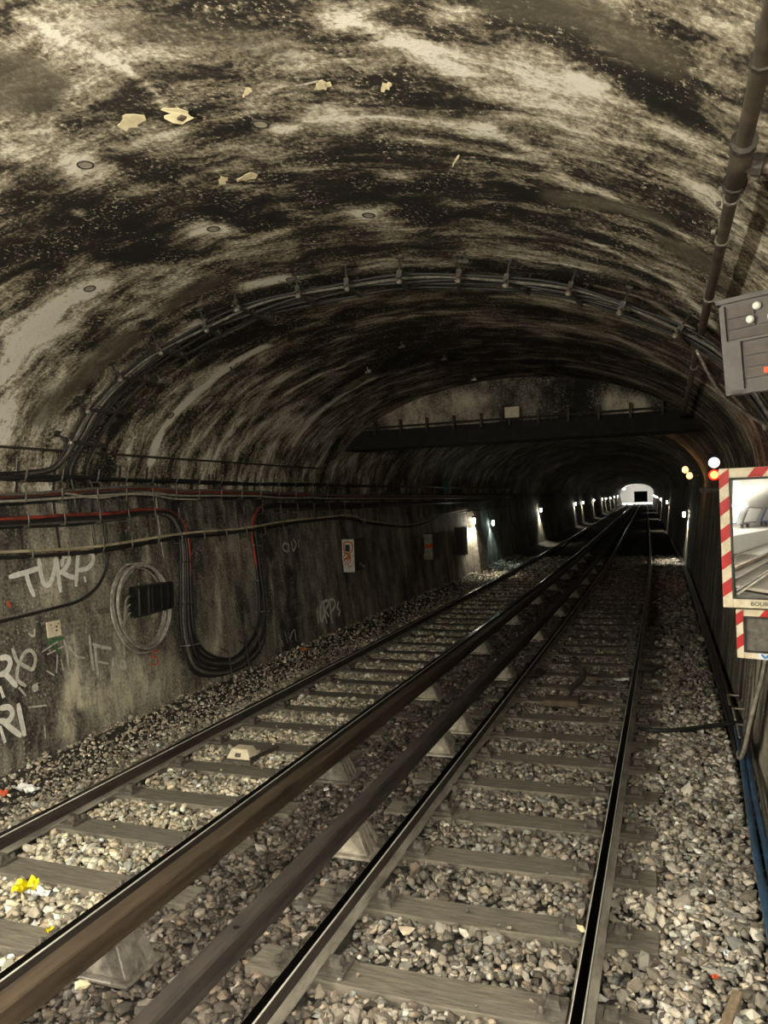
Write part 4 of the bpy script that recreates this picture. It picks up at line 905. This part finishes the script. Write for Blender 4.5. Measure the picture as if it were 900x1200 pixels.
lb(MB(), 0, 0, Wd, Hh, .0, .12).build('body', M_GREYM, ibx, bevel=.006)
lb(MB(), -.012, -.012, Wd+.024, .02, -.012, .13).build('top_lip', M_GREYM, ibx)
ff = MB(); lb(ff, 0, .02, .022, Hh-.02, -.014, 0); lb(ff, .022, .168, Wd-.022, .010, -.014, 0); lb(ff, .022, .168+.01, .055, Hh-.178, -.014, 0); lb(ff, .022, Hh-.018, Wd-.022, .018, -.014, 0); ff.build('face_frame', M_GREYM, ibx)
for (x, z, w, h) in [(.03, .030, .11, .045), (.03, .082, .11, .040), (.03, .130, .40, .034), (.085, .195, .35, .045), (.085, .247, .35, .042), (.085, .295, .35, .040), (.155, .03, .28, .09)]:
    lb(MB(), x, z, w, h, -.008, 0).build('recess_panel', M_GREYM if x == .155 else M_RECESS, ibx)
for (x, z) in [(.155, .045), (.125, .095), (.21, .10), (.28, .06)]:
    c = O+R_@np.array([x, -.012, -z]); MB().lathe([(.017, 0), (.017, .008), (.012, .014)], c, 12, 0, R_@rotx(PI/2)).build('bolt_cap', M_BOLT, ibx)
lb(MB(), .16, .30, .06, .025, -.012, -.006).build('orange_tag', M_ORANGE, ibx)
MB().tube([O+R_@np.array([.30, .1, -.1]), (.75, 3.9, 3.3), (.96, 4.2, 3.25)], .022, 8).build('mounting_arm', M_IRON, ibx)

# ------------------------------------------------------------------ striped mirrors
def striped_panel(name, TLp, W, H, fr, label, cat, face, convex=None, first_red=True, seg=.088, back=.05, sticker=False, text=None):
    ex = np.array([.975, -.22, 0.0]); O2, R2 = oriented(TLp, ex, (0.0, -.03, 1.0))
    def P(x, y, z): return O2+R2@np.array([x, y, -z])
    root = empty(name, P(W/2, .03, H), label, cat)
    f = MB()
    f.box(P(fr/2, .015, H/2), (fr, .04, H), 0, R2); f.box(P(W-fr/2, .015, H/2), (fr, .04, H), 0, R2)
    f.box(P(W/2, .015, fr/2), (W-2*fr, .04, fr), 0, R2); f.box(P(W/2, .015, H-fr/2), (W-2*fr, .04, fr), 0, R2)
    frame = f.build('striped_frame', M_TAPE, root, bevel=.004)
    def par(pts):
        k = len(pts); vs = [P(x, -.0065, z) for x, z in pts]+[P(x, -.004, z) for x, z in pts]
        m = MB(); m.add(vs, [tuple(range(k)), tuple(range(2*k-1, k-1, -1))]+[(i, k+i, k+(i+1) % k, (i+1) % k) for i in range(k)]); m.build('red_stripe', M_RED, frame)
    sl = fr*.75
    for xo in (0, W-fr):
        z = .0 if first_red else seg*.9
        while z < H-seg*.3:
            z1 = min(z+seg, H-.003); par([(xo+.001, min(z+sl, H-.002)), (xo+fr-.001, max(z, .002)), (xo+fr-.001, z1), (xo+.001, min(z1+sl, H-.002))]); z += 2*seg
    for zo in ((0,) if text else (0, H-fr)):
        x = fr+seg*1.2
        while x < W-fr-seg*1.2: par([(x, zo+fr-.001), (x+sl, zo+.001), (x+seg+sl, zo+.001), (x+seg, zo+fr-.001)]); x += 2*seg
    # face
    n1, n2 = 20, 28; vs = []; fs = []
    for i in range(n1+1):
        for j in range(n2+1):
            x = fr+.004+(W-2*fr-.008)*i/n1; z = fr+.004+(H-2*fr-.008)*j/n2
            dy = 0 if convex is None else -(.03-((x-W/2)**2+(z-H/2)**2)/(2*convex))
            vs.append(P(x, .012+dy*.999 if convex else .004, z))
    for i in range(n1):
        for j in range(n2): a = i*(n2+1)+j; fs.append((a, a+1, a+n2+2, a+n2+1))
    m = MB(); m.add(vs, fs); fo = m.build('mirror_face' if convex else 'grey_face', face, root, smooth=True)
    rim = MB()
    for (x, z, w, h) in [(fr, fr, .008, H-2*fr), (W-fr-.008, fr, .008, H-2*fr), (fr, fr, W-2*fr, .008), (fr, H-fr-.008, W-2*fr, .008)]: rim.box(P(x+w/2, .0, z+h/2), (w, .05, h), 0, R2)
    rim.build('inner_rim', M_IRON, root)
    MB().box(P(W/2, .05, H/2), (W-.02, .03, H-.02), 0, R2).build('backing', M_IRON, root)
    if sticker:
        MB().box(P(.185, -.007, H-fr/2), (.12, .006, fr-.004), 0, R2).build('sticker', M_PAPER, root)
        sb = MB()
        for st in [[(.15, .01), (.17, -.008), (.19, .008), (.21, -.006), (.24, .004)]]: ribbon(sb, [P(a, -.0115, H-fr/2-b) for a, b in st], .014, R2@np.array([0, -1, 0]))
        sb.build('sticker_print', M_BLUEP, root, fix=False)
    if text:
        cu = bpy.data.curves.new('lettering', 'FONT'); cu.body = text; cu.size = fr*.62; cu.extrude = .0005
        to = bpy.data.objects.new('tmp', cu); COL.objects.link(to); bpy.context.view_layer.update()
        me = bpy.data.meshes.new_from_object(to.evaluated_get(bpy.context.evaluated_depsgraph_get())); bpy.data.objects.remove(to)
        lo = bpy.data.objects.new('lettering', me); COL.objects.link(lo); lo.parent = root; me.materials.clear(); me.materials.append(M_INK)
        B = R2@np.array([[1, 0, 0], [0, 0, -1], [0, 1, 0]]); m4 = Matrix(B.tolist()).to_4x4(); m4.translation = Vector((P(.165, -.0075, H-fr*.28)-np.array(root.location)).tolist()); lo.matrix_local = m4
    return root, P
m1, P1_ = striped_panel('convex_mirror', at_depth(842, 549.5, 5.0), .66, .905, .062, 'large striped platform mirror showing the bright station', 'mirror', M_MIRROR, convex=3.2, text='BOURSE V1')
m2, P2_ = striped_panel('striped_plate', at_depth(862, 713.5, 5.06), .58, .325, .046, 'smaller striped plate with grey face under the mirror', 'plate', M_GREYC, seg=.078, sticker=True)
ps = MB(); ps.tube([P1_(.45, .09, -.15), P1_(.45, .09, 1.35)], .03, 8); pst = ps.build('mirror_post', M_IRON, smooth=True); tag(pst, 'iron post carrying the striped mirror', 'post')
for z in (.25, .8): MB().tube([P1_(.45, .09, z), P1_(.80, .12, z)], .02, 7).build('wall_arm', M_IRON, pst)

# ------------------------------------------------------------------ signals
sg_ = empty('tunnel_signal', (.56, 9.95, 2.55), 'signal lamp showing red beside the striped mirror', 'signal')
M_REDL = emis('red_signal_light', (1.0, .035, .012), 1.6); M_WHL = emis('white_signal_light', (1.0, .98, .92), 1.6); M_ORL = emis('amber_lamp_light', (1.0, .50, .18), 2.6)
w0 = at_depth(837, 542, 9.0); w1 = at_depth(837, 556.5, 9.0)
MB().box((w0+w1)/2+np.array([.02, .16, 0]), (.17, .2, .36)).build('housing', M_BOX, sg_, bevel=.01)
for c, m, nm in ((w0, M_WHL, 'white_lens'), (w1, M_REDL, 'red_lens')):
    MB().lathe([(.062, 0), (.062, .02), (.045, .034), (.02, .04)], c+np.array([0, .04, 0]), 16, 0, rotx(PI/2)).build(nm, m, sg_, smooth=True)
    if m is M_REDL: MB().lathe([(.045, .035), (.04, .05), (.02, .056)], c+np.array([0, .04, 0]), 14, 0, rotx(PI/2)).build('hot_centre', emis('signal_filament_light', (1.0, .42, .12), 2.0), sg_, smooth=True)
    hd = MB(); hd.tube([c+np.array([0, .06, 0]), c+np.array([0, .02, 0])], .072, 14, cap=False); hd.build('lens_ring', M_BOX, sg_)
MB().box((w1[0]+.1, 10.12, 2.5), (.5, .05, .05)).build('bracket', M_IRON, sg_)
li = bpy.data.lights.new('red_glow', 'POINT'); li.energy = 1.2; li.color = (1, .12, .03); li.shadow_soft_size = .05; lo = bpy.data.objects.new('red_glow', li); COL.objects.link(lo); lo.parent = sg_; lo.location = tuple(w1+np.array([0, -.08, 0])-np.array(sg_.location))
for i, (px, py) in enumerate([(803, 550.5), (808, 557.5)]):
    c = at_depth(px, py, 20.5+i*.5); root = empty('amber_lamp', c, ('upper', 'lower')[i]+' of two amber lamps high on the right wall', 'lamp', 'amber lamps')
    MB().lathe([(.02, -.09), (.07, -.06), (.085, 0), (.06, .07), (.02, .09)], c, 10).build('globe', M_ORL, root, smooth=True)
    MB().box(c+np.array([.14, .05, 0]), (.2, .05, .05)).build('arm', M_IRON, root)
    li = bpy.data.lights.new('amber_glow', 'POINT'); li.energy = 2.5; li.color = (1, .5, .18); li.shadow_soft_size = .08; lo = bpy.data.objects.new('amber_glow', li); COL.objects.link(lo); lo.parent = root; lo.location = (-.1, -.1, 0)

# ------------------------------------------------------------------ tunnel lamps
M_LAMP = emis('tunnel_lamp_light', (1.0, .95, .80), 50.0); M_LAMPC = emis('cool_tunnel_lamp_light', (.72, 1.0, .92), 30.0)
LAMPS = [('L', 25.80, 1.75, 0, 240), ('L', 29.4, 1.55, 1, 70), ('L', 43.5, 1.75, 0, 240), ('L', 66, 1.8, 0, 110), ('L', 74, 1.8, 0, 110), ('L', 90, 1.9, 0, 180), ('L', 108, 1.9, 0, 220), ('L', 118, 1.9, 0, 260), ('L', 133, 1.9, 0, 300), ('L', 150, 2.0, 0, 340), ('L', 168, 2.0, 0, 380),
         ('R', 31, 1.65, 0, 220), ('R', 58, 1.8, 0, 150), ('R', 84, 1.8, 0, 220), ('R', 112, 1.9, 0, 260), ('R', 140, 1.9, 0, 300), ('R', 165, 2.0, 0, 380)]
cnt = {'L': 0, 'R': 0}
for sd, y, z, cool, en in LAMPS:
    sgn = 1 if sd == 'L' else -1; x = (wl(z) if sd == 'L' else wr(z))+float(cx(y))+sgn*(.24 if y == 25.80 else .16); i = cnt[sd]; cnt[sd] += 1
    root = empty('tunnel_lamp', (x, y, z), ('%s%s tunnel lamp along the %s wall counting from the camera' % (ORD[i], ' pale teal' if cool else '', 'left' if sd == 'L' else 'right')), 'lamp', 'tunnel wall lamps')
    MB().lathe([(.03, -.11), (.05, -.08), (.05, .06), (.03, .09)], (x, y, z), 8).build('bulb', M_LAMPC if cool else M_LAMP, root, smooth=True)
    MB().lathe([(.065, .085), (.065, .13), (.03, .16)], (x, y, z), 8).build('cap', M_IRON, root)
    MB().tube([(x, y, z+.14), (x-sgn*.16, y, z+.17)], .014, 5).build('bracket', M_IRON, root)
    li = bpy.data.lights.new('lamp_beam', 'SPOT'); li.energy = en; li.color = (.75, 1, .93) if cool else (1, .93, .74); li.spot_size = math.radians(118); li.spot_blend = .5; li.shadow_soft_size = .05
    lo = bpy.data.objects.new('lamp_beam', li); COL.objects.link(lo); lo.parent = root; lo.location = (0, -.0, -.14); lo.rotation_euler = (0, sgn*math.radians(12), 0)

# ------------------------------------------------------------------ header fittings
root = empty('header_conduit', (XC, Y_HEAD-.08, 3.9), 'thin conduit on short posts along the header beam', 'conduit')
MB().tube([(x, Y_HEAD-.10, 3.98) for x in np.linspace(XC-2.9, XC+2.9, 12)], .022, 6).build('conduit_run', M_IRON, root)
for x in np.linspace(XC-2.7, XC+2.7, 11): MB().box((x, Y_HEAD-.09, 3.98), (.04, .10, .26)).build('post', M_IRON, root)
ph = CP+ray(600, 483)*((Y_HEAD-.14)/ray(600, 483)[1]); pb = MB(); pb.box(ph, (.27, .03, .20)); sp_ = pb.build('marker_plate', M_TAPE, bevel=.004); tag(sp_, 'blank cream marker plate on the header wall', 'plate')
for q in (-.1, .1): MB().box(ph+np.array([q, .05, -.06]), (.03, .09, .03)).build('clip', M_IRON, sp_)

# ------------------------------------------------------------------ things on the ballast
b0 = on_z(285, 889, -.14); be = empty('track_beacon', b0, 'small cream trapezoid beacon between the left track rails', 'beacon')
MB().box(b0+np.array([0, 0, .01]), (.34, .30, .03)).build('base_plate', M_CHAIR, be)
MB().box(b0+np.array([0, 0, .075]), (.28, .22, .10), taper=.66, taper_y=.62).build('body', M_TAPE, be, bevel=.008)
MB().box(b0+np.array([0, -.105, .07]), (.06, .01, .04), R=rotx(-.4)).build('marking', M_CHAIR, be)
MB().tube([b0+np.array([.14, -.1, .03]), b0+np.array([.22, .35, .03])], .02, 6).build('cable_stub', M_IRON, be)
b1 = on_z(658, 824, -.12); bl = MB(); bl.box(b1+np.array([0, 0, .03]), (.44, .34, .08), R=rotz(.06)); tag(bl.build('track_box', M_RUSTY, bevel=.015), 'rusty flat box between the right track rails', 'box')
cable('hose', [b1+np.array([.05, .1, .10]), b1+np.array([.1, .45, .11]), b1+np.array([.16, 1.0, .09]), b1+np.array([.12, 1.6, .06]), b1+np.array([-.05, 2.0, .03])], .045, M_CHAIR, 'thick grey hose leaving the rusty track box', None, 8, 5, 'hose')
for i, (px, py, R0) in enumerate([(620, 790, .22), (750, 785, .25)]):
    c = on_z(px, py, -.10); cable('hose', [c+np.array([R0*math.cos(a), R0*math.sin(a), .03]) for a in np.linspace(-2.2, 1.2, 9)], .022, M_BLACK, ['curved black hose left of the rusty track box', 'curved black hose near the right running rail'][i], 'hoses on the right track', 6, 3, 'hose')
def rag(name, px, py, L, W, mat, lab, cat, rot=0, h=.03, seed=1, z=-.13):
    c = on_z(px, py, z); rg = np.random.default_rng(seed); n1, n2 = 8, 5; vs = []
    for i in range(n1+1):
        for j in range(n2+1):
            a, b = (i/n1-.5)*L*(1-.25*abs(j/n2-.5)), (j/n2-.5)*W*(1-.5*abs(i/n1-.5)+.25*rg.random()); q = rotz(rot)@np.array([a, b, rg.random()*h]); vs.append(c+q)
    fs = [(i*(n2+1)+j, (i+1)*(n2+1)+j, (i+1)*(n2+1)+j+1, i*(n2+1)+j+1) for i in range(n1) for j in range(n2)]
    k = len(vs); vs += [v-np.array([0, 0, .004]) for v in vs]; fs += [tuple(q+k for q in f[::-1]) for f in fs]
    mb = MB(); mb.add(vs, fs); return tag(mb.build(name, mat), lab, cat)
rag('crumpled_paper', 31, 926, .30, .10, M_PAPER, 'crumpled white paper lying beside the left rail', 'litter', .1, .05, 1, -.12)
rag('crumpled_wrapper', 2, 932, .10, .08, M_ORANGE, 'small orange wrapper at the left edge beside the paper', 'litter', .1, .05, 2, -.12)
yt = rag('yellow_wrapper', 30, 1043, .17, .15, M_YPLAS, 'crumpled yellow wrapper on the left track ballast', 'litter', .5, .07, 3, -.12)
rag('clear_wrapper', 44, 1048, .20, .08, M_PAPER, 'crumpled clear wrapper under the yellow one', 'litter', -.1, .04, 4, -.125)
rag('yellow_scrap', 59, 1092, .06, .045, M_YPLAS, 'small yellow scrap beside the left track rail', 'litter', .5, .03, 5, -.12)
rag('orange_scrap', 356, 764, .12, .10, M_ORDARK, 'orange scrap lying at the foot of the left wall', 'litter', .2, .08, 6, -.06)
rag('red_scrap', 838, 1146, .04, .03, M_ORANGE, 'tiny red scrap on the ballast near the right edge', 'litter', .2, .02, 7, -.11)
rag('white_scrap', 728, 797, .22, .08, M_PAPER, 'white scrap beside the right rail in the dark stretch', 'litter', .1, .03, 8, -.09)
for i, (px, py, s_, lab) in enumerate([(362, 918, .055, 'large pale loose stone between the conductor rails'), (97, 1152, .05, 'pale cube shaped stone in the dark ballast at lower left'), (683, 1089, .035, 'pale yellow stone beside a sleeper of the right track'), (382, 925, .035, 'smaller pale stone right of the large pale one')]):
    c = on_z(px, py, -.10); V, F = SHAPES[i]; mb = MB(); mb.add(V*s_+c, [tuple(f) for f in F]); tag(mb.build('loose_stone', M_FLAKE if i in (1, 2) else M_PAPER), lab, 'stone', 'pale loose stones')
sk = on_z(856, 1186, -.12); mb = MB(); mb.box(sk, (.05, .34, .025), R=rotz(-.28)@rotx(.05)); tag(mb.build('wooden_batten', M_TIMB, bevel=.004), 'short wooden batten on the ballast at lower right', 'batten')

# ------------------------------------------------------------------ right side cables
cable('cable', [(.74, 9.35, -.10), (.50, 9.25, -.11), (.25, 9.1, -.12), (.02, 8.95, -.12), (-.2, 8.9, -.12), (-.36, 8.95, -.13)], .026, M_BLACK, 'black cable crossing the ballast from right wall to rail', None, 7)
for k in range(3):
    cable('cable', [(.60+.04*k-.03*(y < 9)*(9-y)*.35+float(cx(y)), y, -.13+.01*k) for y in (8.3, 9, 10, 12, 15, 20, 30, 45)], .03, M_BLACK, ['nearest the ballast', 'middle', 'nearest the wall'][k]+' black cable lying along the foot of the right wall', 'cables at the right wall foot', 7, 4)
for k, m in enumerate((M_BLUEC, M_BLUEC, M_GREYC)):
    cable('cable', [(.63+.05*k, 8.9, -.02), (.61+.05*k, 8.0, -.06), (.57+.055*k, 7.0, -.08), (.53+.05*k+.02*(k == 1), 6.0, -.08), (.50+.06*k, 5.0, -.08), (.48+.07*k, 4.0, -.07), (.47+.08*k, 2.6, -.05)], .026 if k < 2 else .018, m, ['blue cable nearest the ballast along the right wall', 'blue cable second from the ballast along the right wall', 'thin grey cable against the right wall'][k], 'cables at the right wall foot', 8, 5)
def rp(y, z, off): return (wr(z)-off, y, z)
for k in range(6):
    o = .035*k
    cable('cable', [rp(7.55-o*.3, 1.5, .06), rp(7.62-o*.5, .9, .08), rp(7.75-o, .45, .10+.008*k), rp(7.95-o*.9, .12-o*.5, .11+.010*k), rp(8.22-o*.4, .0-o*.5, .11+.01*k), rp(8.45, .10-o*.4, .09), rp(8.62+o*.3, .45, .06), rp(8.75+o*.4, 1.0, .05), rp(8.85+o*.4, 2.2, .05)], .02, [M_GREYC, M_BLACK, M_BLACK, M_GREYC, M_BLACK, M_PALEC][k], 'pale outermost cable of the drooping loop on the right wall' if k == 5 else ORD[k]+' dark cable of the drooping loop on the right wall, from inside', 'drooping cables on the right wall', 7, 5)
for i, (px, py) in enumerate([(868, 815), (875, 831), (881, 850)]):
    c = on_right(px, py); h = MB(); h.tube([c+np.array([.02, .0, 0]), c+np.array([-.14, -.0, 0]), c+np.array([-.15, -.45, -.0])], .012, 6); tag(h.build('cable_hook', M_PALEC), ['upper', 'middle', 'lower'][i]+' pale rod hook holding cables low on the right wall', 'hook', 'rod hooks on the right wall')
for k in range(3): cable('conduit', [rp(9.3+.25*k, 2.4, .03), rp(9.32+.25*k, 1.0, .04), rp(9.3+.25*k, .1, .04)], .016, [M_GREYC, M_BLACK, M_GREYC][k], ['nearest', 'middle', 'farthest'][k]+' thin conduit dropping down the right wall behind the hooks', 'conduits on the right wall', 6, 4, 'conduit')
